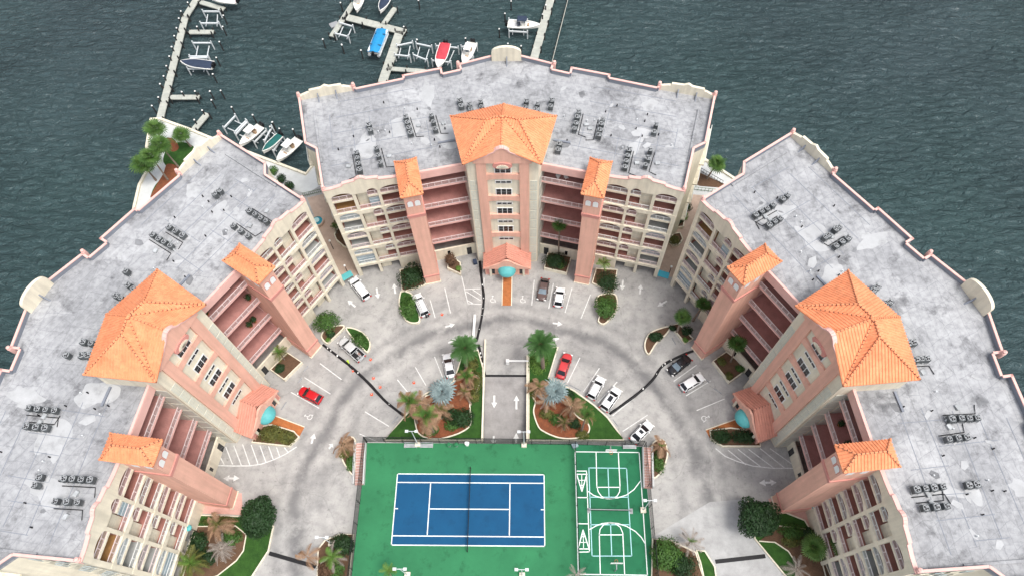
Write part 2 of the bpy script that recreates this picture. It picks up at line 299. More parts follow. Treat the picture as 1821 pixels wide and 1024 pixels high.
# ------------------------------------------------------------------ mesh helpers
class MB:
    def __init__(s): s.v = []; s.f = []
    def add(s, vs, fs):
        o = len(s.v); s.v += [tuple(p) for p in vs]; s.f += [tuple(i+o for i in f) for f in fs]; return s
    def hexa(s, p):   # 8 points: bottom 4 (ccw), top 4
        return s.add(p, [(3, 2, 1, 0), (4, 5, 6, 7), (0, 1, 5, 4), (1, 2, 6, 5), (2, 3, 7, 6), (3, 0, 4, 7)])
    def box(s, x0, x1, y0, y1, z0, z1, T=None):
        p = [(x0, y0, z0), (x1, y0, z0), (x1, y1, z0), (x0, y1, z0), (x0, y0, z1), (x1, y0, z1), (x1, y1, z1), (x0, y1, z1)]
        if T: p = [T(*q) for q in p]
        return s.hexa(p)
    def prism(s, poly, z0, z1):
        n = len(poly)
        zf = (lambda i: z1) if not isinstance(z1, (list, tuple)) else (lambda i: z1[i])
        vs = [(p[0], p[1], z0) for p in poly]+[(p[0], p[1], zf(i)) for i, p in enumerate(poly)]
        return s.add(vs, [tuple(range(n-1, -1, -1)), tuple(range(n, 2*n))]+[(i, (i+1) % n, (i+1) % n+n, i+n) for i in range(n)])
    def plate(s, pts, nv):  # planar polygon in 3d given thickness vector
        n = len(pts); nv = Vector(nv)
        vs = [Vector(p) for p in pts]; vs = vs+[p+nv for p in vs]
        return s.add(vs, [tuple(range(n-1, -1, -1)), tuple(range(n, 2*n))]+[(i, (i+1) % n, (i+1) % n+n, i+n) for i in range(n)])
    def bar(s, a, b, w, h=None, up=(0, 0, 1)):
        a = Vector(a); b = Vector(b); h = h or w; d = (b-a)
        if d.length < 1e-6: return s
        d.normalize(); u = Vector(up)
        if abs(d.dot(u)) > 0.98: u = Vector((1, 0, 0))
        x = d.cross(u).normalized()*w/2; y = x.cross(d).normalized()*h/2
        return s.hexa([a-x-y, b-x-y, b+x-y, a+x-y, a-x+y, b-x+y, b+x+y, a+x+y])
    def tube(s, pts, r, n=8, cap=True):
        pts = [Vector(p) for p in pts]; rs = r if isinstance(r, (list, tuple)) else [r]*len(pts); rings = []
        for i, p in enumerate(pts):
            d = (pts[min(i+1, len(pts)-1)]-pts[max(i-1, 0)])
            d = d.normalized() if d.length > 1e-9 else Vector((0, 0, 1))
            u = Vector((0, 0, 1)) if abs(d.z) < 0.95 else Vector((1, 0, 0))
            x = d.cross(u).normalized(); y = x.cross(d)
            rings.append([p+(x*math.cos(2*PI*k/n)+y*math.sin(2*PI*k/n))*rs[i] for k in range(n)])
        vs = [q for rg in rings for q in rg]; fs = []
        for i in range(len(pts)-1):
            for k in range(n):
                fs.append((i*n+k, i*n+(k+1) % n, (i+1)*n+(k+1) % n, (i+1)*n+k))
        if cap: fs += [tuple(range(n-1, -1, -1)), tuple((len(pts)-1)*n+k for k in range(n))]
        return s.add(vs, fs)
    def loft(s, rings, close=True):
        n = len(rings[0]); vs = [q for rg in rings for q in rg]; fs = []
        for i in range(len(rings)-1):
            for k in range(n): fs.append((i*n+k, i*n+(k+1) % n, (i+1)*n+(k+1) % n, (i+1)*n+k))
        if close: fs += [tuple(range(n-1, -1, -1)), tuple((len(rings)-1)*n+k for k in range(n))]
        return s.add(vs, fs)
    def lathe(s, c, prof, n=16):
        c = Vector(c)
        return s.loft([[c+Vector((r*math.cos(2*PI*k/n), r*math.sin(2*PI*k/n), z)) for k in range(n)] for r, z in prof])
    def mesh(s, name, m, off=(0, 0, 0), recalc=True, smooth=False):
        me = bpy.data.meshes.new(name); o = Vector(off)
        me.from_pydata([tuple(Vector(p)-o) for p in s.v], [], s.f); me.validate()
        if recalc:
            bm = bmesh.new(); bm.from_mesh(me); bmesh.ops.recalc_face_normals(bm, faces=bm.faces); bm.to_mesh(me); bm.free()
        if smooth:
            for p in me.polygons: p.use_smooth = True
        me.materials.append(M[m] if isinstance(m, str) else m)
        return me
    def build(s, name, m, parent=None, off=(0, 0, 0), recalc=True, smooth=False):
        return link(name, s.mesh(name, m, off, recalc, smooth), parent)
def link(name, me, parent=None, loc=None, rz=0.0, sc=None):
    o = bpy.data.objects.new(name, me); COL.objects.link(o)
    if parent: o.parent = parent
    if loc is not None: o.location = loc
    if rz: o.rotation_euler = (0, 0, rz)
    if sc: o.scale = (sc, sc, sc) if not isinstance(sc, (tuple, list)) else sc
    return o
def tag(o, label=None, cat=None, group=None, kind=None):
    if label: o['label'] = label
    if cat: o['category'] = cat
    if group: o['group'] = group
    if kind: o['kind'] = kind
    return o
def thing(name, loc, rz=0.0, label=None, cat=None, group=None):
    o = bpy.data.objects.new(name, None); COL.objects.link(o); o.location = loc; o.rotation_euler = (0, 0, rz)
    o.empty_display_size = 0.3
    return tag(o, label, cat, group)
def copy_tree(o, parent=None):
    c = o.copy(); COL.objects.link(c); c.parent = parent
    for ch in list(o.children): copy_tree(ch, c)
    return c
def flat(name, poly, z, m, parent=None, kind=None, th=0.0):
    mb = MB()
    if th: mb.prism([(p[0], p[1]) for p in poly], z-th, z)
    else: mb.add([(p[0], p[1], z) for p in poly], [tuple(range(len(poly)))])
    o = mb.build(name, m, parent, recalc=bool(th))
    if not th:
        if o.data.polygons[0].normal.z < 0: o.data.flip_normals()
    if kind: o['kind'] = kind
    return o
def gp(pts, z=0.0): return [g(x, y, z) for x, y in pts]
def smooth_closed(pts, k=6):
    out = []; n = len(pts); P = [Vector((p[0], p[1])) for p in pts]
    for i in range(n):
        a, b, c, d = P[i-1], P[i], P[(i+1) % n], P[(i+2) % n]
        for j in range(k):
            t = j/k
            out.append(0.5*((2*b)+(c-a)*t+(2*a-5*b+4*c-d)*t*t+(3*b-a-3*c+d)*t**3))
    return out
def smooth_open(pts, k=6):
    P = [Vector(p) for p in pts]; out = []
    for i in range(len(P)-1):
        a = P[max(i-1, 0)]; b = P[i]; c = P[i+1]; d = P[min(i+2, len(P)-1)]
        for j in range(k):
            t = j/k
            out.append(0.5*((2*b)+(c-a)*t+(2*a-5*b+4*c-d)*t*t+(3*b-a-3*c+d)*t**3))
    return out+[P[-1]]
def wall_strip(name, pts, wd, z0, z1, m, parent=None, closed=False):
    """continuous low wall of given width along a plan polyline"""
    P = [Vector((p[0], p[1])) for p in pts]; n = len(P); Lf, Rt = [], []
    for i in range(n):
        a = P[i-1] if (i or closed) else P[0]; b = P[(i+1) % n] if (i < n-1 or closed) else P[-1]
        d = (b-a).normalized(); nn = Vector((-d.y, d.x))*wd/2
        Lf.append(P[i]+nn); Rt.append(P[i]-nn)
    rings = [[(Lf[i].x, Lf[i].y, z0), (Rt[i].x, Rt[i].y, z0), (Rt[i].x, Rt[i].y, z1), (Lf[i].x, Lf[i].y, z1)] for i in range(n)]
    if closed: rings.append(rings[0])
    return MB().loft(rings, close=not closed).build(name, m, parent)
# ------------------------------------------------------------------ setting: water, land, ramp
WZ = -1.6

shore = [Vector((-95, -80, 0)), wl('L', -42, 72), wl('L', -10, 80), wl('L', 15, 82)]
vis_left = gp([(240, 368.6), (249, 330), (263, 304), (262, 262), (270, 213), (285.6, 213), (337, 231.5), (374.6, 246.8), (475, 285), (544.5, 311), (562, 289)])
vis_right = gp([(1244.5, 280), (1304, 318.5)])
shore += vis_left+[wl('C', -22, 80), wl('C', 0, 82), wl('C', 20, 80)]+vis_right+[wl('R', -15, 82), wl('R', 10, 80), wl('R', 42, 72), Vector((105, -80, 0))]
rTL, rTR, rBR, rBL = gp([(862.5, 668), (937, 668), (937, 786), (859.5, 786)])
rTL = Vector((1.85, 27.9, 0)); rTR = Vector((9.0, 27.9, 0)); rBL = Vector((1.85, 16.15, 0)); rBR = Vector((9.0, 16.15, 0))

def land_mesh():
    bm = bmesh.new()
    def loop(pts):
        vs = [bm.verts.new((p[0], p[1], 0)) for p in pts]
        return [bm.edges.new((vs[i], vs[(i+1) % len(vs)])) for i in range(len(vs))]
    es = loop(shore)+loop([rTL, rTR, rBR, rBL])
    bmesh.ops.triangle_fill(bm, use_beauty=True, use_dissolve=False, edges=es)
    for f in bm.faces:
        if f.normal.z < 0: f.normal_flip()
    me = bpy.data.meshes.new('ground'); bm.to_mesh(me); bm.free(); me.materials.append(M['drive'])
    return me
ground = tag(link('ground', land_mesh()), kind='structure')
def water_mesh():
    bm = bmesh.new()
    def loop(pts):
        vs = [bm.verts.new((p[0], p[1], WZ)) for p in pts]
        return [bm.edges.new((vs[i], vs[(i+1) % len(vs)])) for i in range(len(vs))]
    es = loop([(-3000, -3000), (3000, -3000), (3000, 3000), (-3000, 3000)])+loop(shore)
    bmesh.ops.triangle_fill(bm, use_beauty=True, use_dissolve=False, edges=es)
    for f in bm.faces:
        if f.normal.z < 0: f.normal_flip()
    me = bpy.data.meshes.new('water'); bm.to_mesh(me); bm.free(); me.materials.append(M['water'])
    return me
tag(link('water', water_mesh()), kind='structure')
# seawall: vertical face and pale cap
mb = MB()
for i in range(len(shore)-1):
    a, b = shore[i], shore[i+1]
    mb.add([(a.x, a.y, -4), (b.x, b.y, -4), (b.x, b.y, 0), (a.x, a.y, 0)], [(0, 1, 2, 3)])
mb.build('seawall_face', 'promenade', ground)
o = wall_strip('seawall', [shore[3]]+vis_left+[wl('C', -22, 80)], 0.5, -3.5, 0.45, 'cream'); tag(o, 'pale seawall cap round the marina side of the left lawn', 'seawall')
o = wall_strip('seawall', [wl('C', 20, 80)]+vis_right+[wl('R', -15, 82)], 0.5, -3.5, 0.45, 'cream'); tag(o, 'pale seawall cap in the gap beside the right building', 'seawall')

# ramp going down under the tennis deck
ramp = tag(MB().add([(rTL.x, rTL.y, 0), (rTR.x, rTR.y, 0), (rBR.x, rBR.y, -2.3), (rBL.x, rBL.y, -2.3), (rBR.x, 6, -3.0), (rBL.x, 6, -3.0)], [(3, 2, 1, 0), (5, 4, 2, 3)]).build('ramp', 'rampc'), kind='structure')
mb = MB()
for x in (rTL.x, rTR.x):
    mb.add([(x, rTL.y, 0), (x, 6, 0), (x, 6, -3.1), (x, rTL.y, -0.01)], [(0, 1, 2, 3)])
mb.add([(rTL.x, 6, -3.1), (rTR.x, 6, -3.1), (rTR.x, 6, -0.01), (rTL.x, 6, -0.01)], [(0, 1, 2, 3)])
mb.add([(rTL.x, 16.1, -0.02), (rTR.x, 16.1, -0.02), (rTR.x, 6, -0.02), (rTL.x, 6, -0.02)], [(0, 1, 2, 3)])
mb.build('retaining_wall', 'promenade', ramp, recalc=False)
for x, nm in ((rTL.x-0.14, 'left'), (rTR.x+0.14, 'right')):
    o = MB().box(x-0.13, x+0.13, 16.2, 34.5 if nm == 'left' else 31.5, 0, 0.75).build('ramp_wall', 'cream')
    tag(o, 'low cream wall along the %s side of the garage ramp' % nm, 'wall', 'low walls beside the ramp')
mb = MB().box(rTL.x, rTR.x, 27.75, 28.15, -0.05, 0.012)
o = mb.build('trench_drain', 'dark'); tag(o, 'black trench drain across the top of the garage ramp', 'drain')

# ground covers as thin sheets
def sheet(name, px, z, m, **k): return flat(name, gp(px), z, m, kind='structure', **k)
sheet('pavement', [(546, 352), (582, 344), (640, 478), (640, 486), (613, 500), (590, 462)], 0.004, 'paver')
sheet('pavement', [(1214, 344), (1262, 346), (1232, 420), (1206, 494), (1168, 490)], 0.004, 'paver')
flat('promenade', vis_left[:8]+gp([(420, 300), (300, 420)]), 0.004, 'promenade', kind='structure')
flat('promenade', gp([(474, 283), (544.5, 309), (562, 287), (570, 330), (545, 345), (470, 320)]), 0.004, 'promenade', kind='structure')
flat('promenade', gp([(1240, 276), (1306, 320), (1300, 340), (1235, 296)]), 0.004, 'promenade', kind='structure')
tag(flat('lawn', smooth_closed(gp([(300, 262), (322, 253), (345, 262), (350, 285), (300, 330), (270, 350), (276, 330), (298, 305), (290, 285)])), 0.010, 'lawn'), kind='structure')
tag(flat('mulch_bed', smooth_closed(gp([(286, 250), (306, 246), (318, 262), (310, 270), (299, 266)])), 0.016, 'mulch'), kind='structure')
tag(flat('mulch_bed', smooth_closed(gp([(298, 292), (318, 300), (300, 330), (268, 352), (278, 330), (290, 310)])), 0.016, 'mulch'), kind='structure')
flat('lawn', gp([(1228, 300), (1300, 333), (1262, 338), (1232, 326)]), 0.010, 'soil', kind='structure')
flat('promenade', gp([(1228, 330), (1300, 336), (1290, 350), (1226, 346)]), 0.012, 'promenade', kind='structure')
sheet('pavement', [(392, 880), (430, 876), (432, 915), (352, 912), (360, 898)], 0.004, 'pinkpave')
sheet('pavement', [(1366, 886), (1386, 884), (1440, 900), (1452, 960), (1430, 955), (1425, 926), (1380, 930)], 0.004, 'pinkpave')
# paler repaired concrete at the lower right drive
sheet('concrete_apron', [(1158, 955), (1262, 892), (1336, 886), (1345, 955), (1400, 1030), (1270, 1030), (1240, 980)], 0.004, 'apron')

# ------------------------------------------------------------------ apartment building (one, then copied twice)
A = R(13.3); CA, SA = math.cos(A), math.sin(A)
OFF = Vector((0, 55, 0))
def W(sg, s, d, z):
    return Vector((sg*(27.7-s*CA+d*SA), 41.9+s*SA+d*CA, z))
def wbox(mb, sg, s0, s1, d0, d1, z0, z1):
    return mb.box(s0, s1, d0, d1, z0, z1, T=lambda a, b, c: W(sg, a, b, c))
bld = thing('apartment_building', (0, 0, 0))
def bp(mb, name, m, parent=None, **k): return mb.build(name, m, parent or bld, off=OFF, **k)

HALF = [(2.4, 70.5), (8.12, 68.5), (7.82, 67.2), (10.76, 66.3), (11.03, 67.62), (17.6, 65.9), (17.4, 65.22), (25.2, 63.0), (25.58, 63.74), (34.7, 61.46), (31.96, 51.24), (29.99, 50.08), (27.74, 41.9)]
TJ = (5.75, 47.1)
outline = [(-u, v) for u, v in reversed(HALF)]+HALF+[TJ, (-TJ[0], TJ[1])]
# solid core behind the open galleries
def w2(sg, s, d): p = W(sg, s, d, 0); return (p.x, p.y)
core = [(-u, v) for u, v in reversed(HALF[:-1])]+HALF[:-1]
core += [w2(1, 0.0, 3.0), w2(1, 13.2, 3.0), w2(1, 13.2, 3.9), w2(1, 22.6, 3.9), w2(-1, 22.6, 3.9), w2(-1, 13.2, 3.9), w2(-1, 13.2, 3.0), w2(-1, 0.0, 3.0)]
bp(MB().prism(core, 0, 25.6), 'wall', 'cream')
bp(MB().prism(outline, 25.62, 26.0), 'roof_deck', 'membrane')
# parapet: flashing wall + pink coping
def par_seg(mb, cp, a, b, h=26.78, t=0.28, co=0.035):
    a = Vector((a[0], a[1], 0)); b = Vector((b[0], b[1], 0)); d = (b-a).normalized(); n = Vector((-d.y, d.x, 0))  # n: left of travel
    for q, (z0, z1, o0, o1, e) in ((mb, (26.002, h, 0, t, 0)), (cp, (h+0.002, h+0.14, -co, t+co, 0.04))):
        p = [a-d*e+n*o0, b+d*e+n*o0, b+d*e+n*o1, a-d*e+n*o1]
        q.hexa([Vector((x.x, x.y, z0)) for x in p]+[Vector((x.x, x.y, z1)) for x in p])
mbp, cpp = MB(), MB()
skip_front = {12, 25}
pl = outline
for i in range(len(pl)):
    a, b = pl[i], pl[(i+1) % len(pl)]
    # travelling left to right round the sea side the building lies on the right: flip
    if (a, b) == ((TJ[0], TJ[1]), (-TJ[0], TJ[1])): continue
    par_seg(mbp, cpp, b, a)
bp(mbp, 'parapet', 'flash'); bp(cpp, 'coping', 'pink')
# outer faces of sea side parapet are cream
def finial(u, v):
    mb = MB(); mb.box(u-0.26, u+0.26, v-0.26, v+0.26, 26.0, 27.1)
    mb.lathe((u, v, 27.15), [(0.05, 0), (0.32, 0.05), (0.32, 0.12), (0.15, 0.16), (0.27, 0.32), (0.27, 0.45), (0.05, 0.6)], 10)
    bp(mb, 'finial', 'pink')
for sg in (-1, 1):
    for u, v in ((34.5, 61.25), (25.6, 63.4), (8.2, 68.2), (27.6, 42.2)): finial(sg*u, v)
# decorative gables on the sea side
def gable(p0, p1, prof, th, name='gable', cop=False, z0=26.0, m='cream'):
    p0 = Vector((p0[0], p0[1], 0)); p1 = Vector((p1[0], p1[1], 0)); d = (p1-p0); Ln = d.length; d.normalize(); n = Vector((-d.y, d.x, 0))
    pts = [p0+d*0+Vector((0, 0, z0))]+[p0+d*(t*Ln)+Vector((0, 0, z)) for t, z in prof]+[p0+d*Ln+Vector((0, 0, z0))]
    o = bp(MB().plate(pts, n*th), name, m)
    return o, p0, d, n, Ln
arc = [(0.5-0.5*math.cos(PI*i/14), 27.75+1.35*math.sin(PI*i/14)) for i in range(15)]
gable((2.55, 70.42), (-2.55, 70.42), [(0, 27.0)]+arc+[(1, 27.0)], 0.5)
endp = [(0, 26.6), (0.16, 27.3), (0.2, 27.35), (0.21, 27.75), (0.42, 27.85), (0.46, 28.05), (0.5, 28.25), (0.54, 28.05), (0.58, 27.85), (0.79, 27.75), (0.8, 27.35), (0.84, 27.3), (1, 26.85)]
gable((34.6, 61.5), (25.7, 63.72), endp, 0.45); gable((-25.7, 63.72), (-34.6, 61.5), endp, 0.45)
for sg in (-1, 1):
    for t in (0.33, 0.66):   # braces behind the end gables
        u = 34.6+(25.7-34.6)*t; v = 61.5+(63.72-61.5)*t
        P = [Vector((sg*(u-SA*a), v-CA*a, z)) for a, z in ((0.05, 26.0), (1.7, 26.0), (0.05, 27.2))]
        bp(MB().plate(P, (0.16, 0, 0)), 'brace', 'flash')
bp(MB().plate([(0, 70.3, 26.0), (0, 68.6, 26.0), (0, 70.3, 27.4)], (0.16, 0, 0)), 'brace', 'flash')
# coating repairs: thin irregular sheets on the deck
rp_ = random.Random(21)
for k in range(26):
    sg = rp_.choice((-1, 1)); u = rp_.uniform(7.5, 29); v = rp_.uniform(50.5, 66-0.22*u); a0 = rp_.uniform(0, 3.14)
    big = k < 8; ra = rp_.uniform(1.3, 3.2) if big else rp_.uniform(0.4, 1.1); rb = ra*rp_.uniform(0.35, 0.75); nn_ = 13 if big else 5
    if big and u > 25: u = 22
    ph = [(1+rp_.uniform(-0.28, 0.28)) for _ in range(nn_)]
    P = [(sg*u+ra*ph[i]*math.cos(2*PI*i/nn_)*math.cos(a0)-rb*ph[i]*math.sin(2*PI*i/nn_)*math.sin(a0), v+ra*ph[i]*math.cos(2*PI*i/nn_)*math.sin(a0)+rb*ph[i]*math.sin(2*PI*i/nn_)*math.cos(a0)) for i in range(nn_)]
    if big: P = [(q.x, q.y) for q in smooth_closed(P, 3)]
    bp(MB().prism(P, 26.0005, 26.008+0.0015*k), 'roof_patch', 'patch' if big or k % 3 else 'patch_d')
for sg in (-1, 1):   # lapped sheet seams running along and across the wing
    for k in range(5):
        d_ = 5.2+k*3.3; a_ = W(sg, 1.5+k*0.6, d_, 26.012); b_ = W(sg, 20.0-k*0.8, d_+rp_.uniform(-0.3, 0.3), 26.012); bp(MB().bar(a_, b_, 0.07, 0.02), 'roof_seam', 'flash')
    for k in range(6):
        s_ = 2.5+k*3.0+rp_.uniform(-0.5, 0.5); d_ = rp_.uniform(4, 9); bp(MB().bar(W(sg, s_, d_, 26.016), W(sg, s_+rp_.uniform(-0.2, 0.2), d_+rp_.uniform(4, 8), 26.016), 0.07, 0.02), 'roof_seam', 'flash')
# low curbs and joints on the roof deck
for sg in (-1, 1):
    mb = MB().bar((sg*31.8, 58.8, 26.12), (sg*28.9, 47.9, 26.12), 0.35, 0.24); bp(mb, 'roof_curb', 'membrane')
    mb = MB().bar((sg*10.6, 51.85, 26.14), (sg*7.9, 52.4, 26.14), 0.3, 0.28); bp(mb, 'roof_curb', 'flash')
    for k in range(16):   # vent pipes
        u = random.uniform(9, 27); v = random.uniform(50, 61)
        bp(MB().tube([(sg*u, v, 26.0), (sg*u, v, 26.45)], 0.1, 6), 'vent_pipe', 'dark' if k % 3 else 'metal_w')

# ---- wings: modules of two storeys
ZK = [20.05-5.45*k for k in range(4)]
def arch_pts(s0, s1, zs, zp, n=10):
    return [(s0+(s1-s0)*i/n, zs+(zp-zs)*math.sin(PI*i/n)**0.75) for i in range(n+1)]
def rail(mb, sg, s0, s1, d, z0, h=1.05, pk=0.13):
    wbox(mb, sg, s0, s1, d-0.03, d+0.05, z0+h-0.09, z0+h)
    wbox(mb, sg, s0, s1, d-0.02, d+0.04, z0+0.08, z0+0.16)
    n = max(2, int((s1-s0)/pk))
    for i in range(n+1):
        s = s0+(s1-s0)*i/n; w = 0.05 if i % 9 == 0 else 0.016
        wbox(mb, sg, max(s0, s-w), min(s1, s+w), d-0.02, d+0.04, z0+0.16, z0+h-0.09)
rr = random.Random(3)
BAYS = ((0.7, 4.0), (4.5, 7.95), (8.4, 12.2))
for sg in (-1, 1):
    # columns
    for s0, s1, dz in ((0.0, 0.7, 0.6), (4.0, 4.5, 0.55), (7.95, 8.4, 0.55)):
        bp(wbox(MB(), sg, s0, s1, 0.0, dz, 0.002, 25.6), 'column', 'cream')
    # end wall closing the balcony stack
    bp(wbox(MB(), sg, 0.02, 0.32, 0.6, 3.0, 0.0, 25.6), 'end_wall', 'cream')
    # cream stair panel filling half of the middle bay
    bp(wbox(MB(), sg, 4.5, 6.3, 1.0, 3.0, 0.0, 25.6), 'wall_panel', 'cream')
    mbj = MB()
    for k in range(22): wbox(mbj, sg, 4.52, 6.28, 0.98, 1.02, 1.2+k*1.12, 1.26+k*1.12)
    bp(mbj, 'panel_groove', 'cream_dk')['kind'] = 'stuff'
    # front parapet gable over the balconies
    fp = [(0, 26.75), (1.5, 26.8), (3.1, 27.15), (3.15, 27.5), (5.1, 27.75), (5.3, 28.0), (5.6, 28.2), (5.95, 28.3), (6.3, 28.2), (6.6, 28.0), (6.8, 27.75), (8.6, 27.5), (8.65, 27.15), (10.5, 26.88), (12.0, 26.82)]
    pts = [W(sg, 0, -0.06, 24.9)]+[W(sg, s, -0.06, z) for s, z in fp]+[W(sg, 12.0, -0.06, 24.9)]
    nv = W(sg, 0, 0.30, 0)-W(sg, 0, -0.06, 0)
    # spandrel with arched openings cut by building it in strips
    mb = MB()
    def top_at(s):
        for (a, za), (b, zb) in zip(fp, fp[1:]):
            if a <= s <= b: return za+(zb-za)*(s-a)/max(b-a, 1e-6)
        return fp[-1][1]
    ss = sorted(set([0.0, 0.7, 4.0, 4.5, 6.3, 7.95, 8.4, 12.0]+[p[0] for p in fp]+[a for b0, b1 in ((0.7, 4.0), (6.3, 7.95), (8.4, 12.0)) for a, _ in arch_pts(b0, b1, 0, 0)]))
    def low_at(s, z0):
        for b0, b1 in ((0.7, 4.0), (6.3, 7.95), (8.4, 12.0)):
            if b0 <= s <= b1:
                return z0-0.98+0.72*max(0.0, math.sin(PI*(s-b0)/(b1-b0)))**0.55
        return z0-0.98
    for a, b in zip(ss, ss[1:]):
        ea, eb = a+1e-4, b-1e-4
        P = [W(sg, a, -0.06, low_at(ea, 25.5)), W(sg, b, -0.06, low_at(eb, 25.5)), W(sg, b, -0.06, top_at(eb)), W(sg, a, -0.06, top_at(ea))]
        mb.plate(P, nv)
    bp(mb, 'front_gable', 'cream')
    mb = MB()
    for (a, za), (b, zb) in zip(fp, fp[1:]):
        mb.bar(W(sg, a, 0.12, za+0.08), W(sg, b, 0.12, zb+0.08), 0.5, 0.16)
    bp(mb, 'gable_coping', 'pink')
    # corridor parapet beam and inner wall of the roof edge
    bp(wbox(MB(), sg, 14.6, 22.3, -0.05, 0.35, 25.15, 26.74), 'roof_beam', 'pink')
    for k, z in enumerate(ZK):
        # main slab, beam with arches beneath, mid slab, rails
        fm = ('balc_pink', 'balc_grey', 'balc_tan')
        bp(wbox(MB(), sg, 0.32, 13.2, 0.1, 3.0, z-0.35, z-0.02), 'floor_slab', 'balc_pink')
        if k < 4:
            mb = MB()
            for a, b in zip(ss, ss[1:]):
                if a >= 12.0: continue
                ea, eb = a+1e-4, b-1e-4
                lo = (lambda s: low_at(s, z)) if k < 3 else (lambda s: z-0.7)
                P = [W(sg, a, -0.05, lo(ea)), W(sg, b, -0.05, lo(eb)), W(sg, b, -0.05, z), W(sg, a, -0.05, z)]
                mb.plate(P, W(sg, 0, 0.28, 0)-W(sg, 0, -0.05, 0))
            bp(mb, 'arched_beam', 'cream')
        zm = z+3.3
        bp(wbox(MB(), sg, 0.7, 4.0, 0.12, 3.0, zm-0.42, zm), 'floor_slab', 'cream')
        bp(wbox(MB(), sg, 6.3, 7.95, 0.12, 3.0, zm-0.42, zm), 'floor_slab', 'cream')
        bp(wbox(MB(), sg, 8.4, 12.2, 0.12, 3.0, zm-0.42, zm), 'floor_slab', 'cream')
        for j, (b0, b1) in enumerate(BAYS):
            c0 = 6.3 if j == 1 else b0
            rm = 'rail' if rr.random() < 0.65 else 'rail_w'
            for zz in (z, zm):
                mb = MB(); rail(mb, sg, c0, b1, 0.2, zz); bp(mb, 'railing', rm)
            if j == 1:
                mb = MB(); rail(mb, sg, b0, 6.3, 0.2, z); bp(mb, 'railing', rm); bp(wbox(MB(), sg, b0, 6.3, 0.3, 0.98, z-0.016, z+0.01), 'floor_finish', 'balc_pink')
            # floor finishes: thin sheets on the slabs
            r = rr.random()
            f1 = 'balc_pink' if j else ('balc_grey' if r < 0.5 else 'balc_tan' if r < 0.7 else 'balc_pink')
            bp(wbox(MB(), sg, c0, b1, 0.3, 2.98, z-0.016, z+0.01), 'floor_finish', f1)
            bp(wbox(MB(), sg, c0, b1, 0.3, 2.98, zm+0.004, zm+0.02), 'floor_finish', f1)
            # doors and blue-shuttered fronts
            for zz, hh in ((z, 2.6), (zm, 1.9)):
                if rr.random() < (0.35 if j == 0 else 0.12):
                    o = bp(wbox(MB(), sg, c0, b1, 0.35, 0.42, zz+0.1, zz+hh-0.25), 'storm_glazing', 'glass_b')
                    mb = MB()
                    for q in range(4): wbox(mb, sg, c0, b1, 0.31, 0.45, zz+0.1+q*(hh-0.4)/3, zz+0.16+q*(hh-0.4)/3)
                    bp(mb, 'glazing_bar', 'metal_w', o)
                else:
                    o = bp(wbox(MB(), sg, c0+0.3, b1-0.3, 2.93, 2.99, zz+0.03, zz+min(hh, 2.15)), 'sliding_door', 'glass')
                    mb = MB()
                    for q in (0, 0.5, 1):
                        s = c0+0.3+(b1-c0-0.6)*q; wbox(mb, sg, s-0.05, s+0.05, 2.9, 2.98, zz+0.03, zz+min(hh, 2.15))
                    wbox(mb, sg, c0+0.25, b1-0.25, 2.9, 2.98, zz+min(hh, 2.15), zz+min(hh, 2.15)+0.1)
                    bp(mb, 'door_frame', 'white', o)
        # corridor floor and rail
        zc = z+2.5
        bp(wbox(MB(), sg, 12.9, 22.45, 0.0, 3.88, zc-0.4, zc-0.01), 'corridor_slab', 'pink')
        bp(wbox(MB(), sg, 14.68, 22.4, 0.14, 3.86, zc-0.006, zc+0.014), 'corridor_floor', 'corridor')
        mb = MB(); rail(mb, sg, 14.68, 22.4, 0.05, zc, 1.12, 0.13); bp(mb, 'railing', 'rail')
        for q in range(3):
            s = 16.3+q*2.2
            o = bp(wbox(MB(), sg, s, s+1.0, 3.84, 3.9, zc+0.03, zc+2.15), 'door', 'salmon_tr')
            bp(wbox(MB(), sg, s+0.12, s+0.2, 3.80, 3.85, zc+1.0, zc+1.12), 'handle', 'metal_w', o)
    # back wall of the corridor is salmon
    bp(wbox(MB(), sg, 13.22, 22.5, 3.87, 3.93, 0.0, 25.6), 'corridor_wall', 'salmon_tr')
    # ground storey: cream wall with dark garage openings
    bp(wbox(MB(), sg, 14.66, 22.4, 0.02, 0.3, 0.0, 3.3), 'base_wall', 'cream')
    bp(wbox(MB(), sg, 8.4, 12.0, 0.05, 0.3, 0.002, 3.0), 'base_wall', 'cream')
    bp(wbox(MB(), sg, 0.34, 12.0, 2.6, 2.75, 0.002, 3.0), 'base_wall', 'grey')
    bp(wbox(MB(), sg, 17.0, 17.5, -0.02, 0.03, 1.3, 2.6), 'window', 'glass'); bp(wbox(MB(), sg, 20.6, 21.5, -0.02, 0.03, 0.05, 2.4), 'door', 'glass')
    # pillar
    PD0, PD1, PS0, PS1 = -4.6, 1.55, 11.95, 14.65
    bp(wbox(MB(), sg, PS0, PS1, PD0, PD1, 0.0, 28.35), 'stair_pillar', 'salmon')
    for z0, z1, e in ((21.8, 22.15, 0.09), (22.25, 22.6, 0.14), (2.6, 3.0, 0.1), (28.0, 28.34, 0.12)):
        bp(wbox(MB(), sg, PS0-e, PS1+e, PD0-e, PD1+e, z0, z1), 'moulding', 'salmon_tr')
    bp(wbox(MB(), sg, PS0-0.1, PS1+0.1, PD0-0.12, PD0+0.4, 0.0, 0.3), 'plinth', 'cream')
    def arch_win(f):
        P = [(-0.42, 24.8), (0.42, 24.8)]+[(0.42*math.cos(a), 25.75+0.42*math.sin(a)) for a in [PI*i/8 for i in range(9)]]
        return P
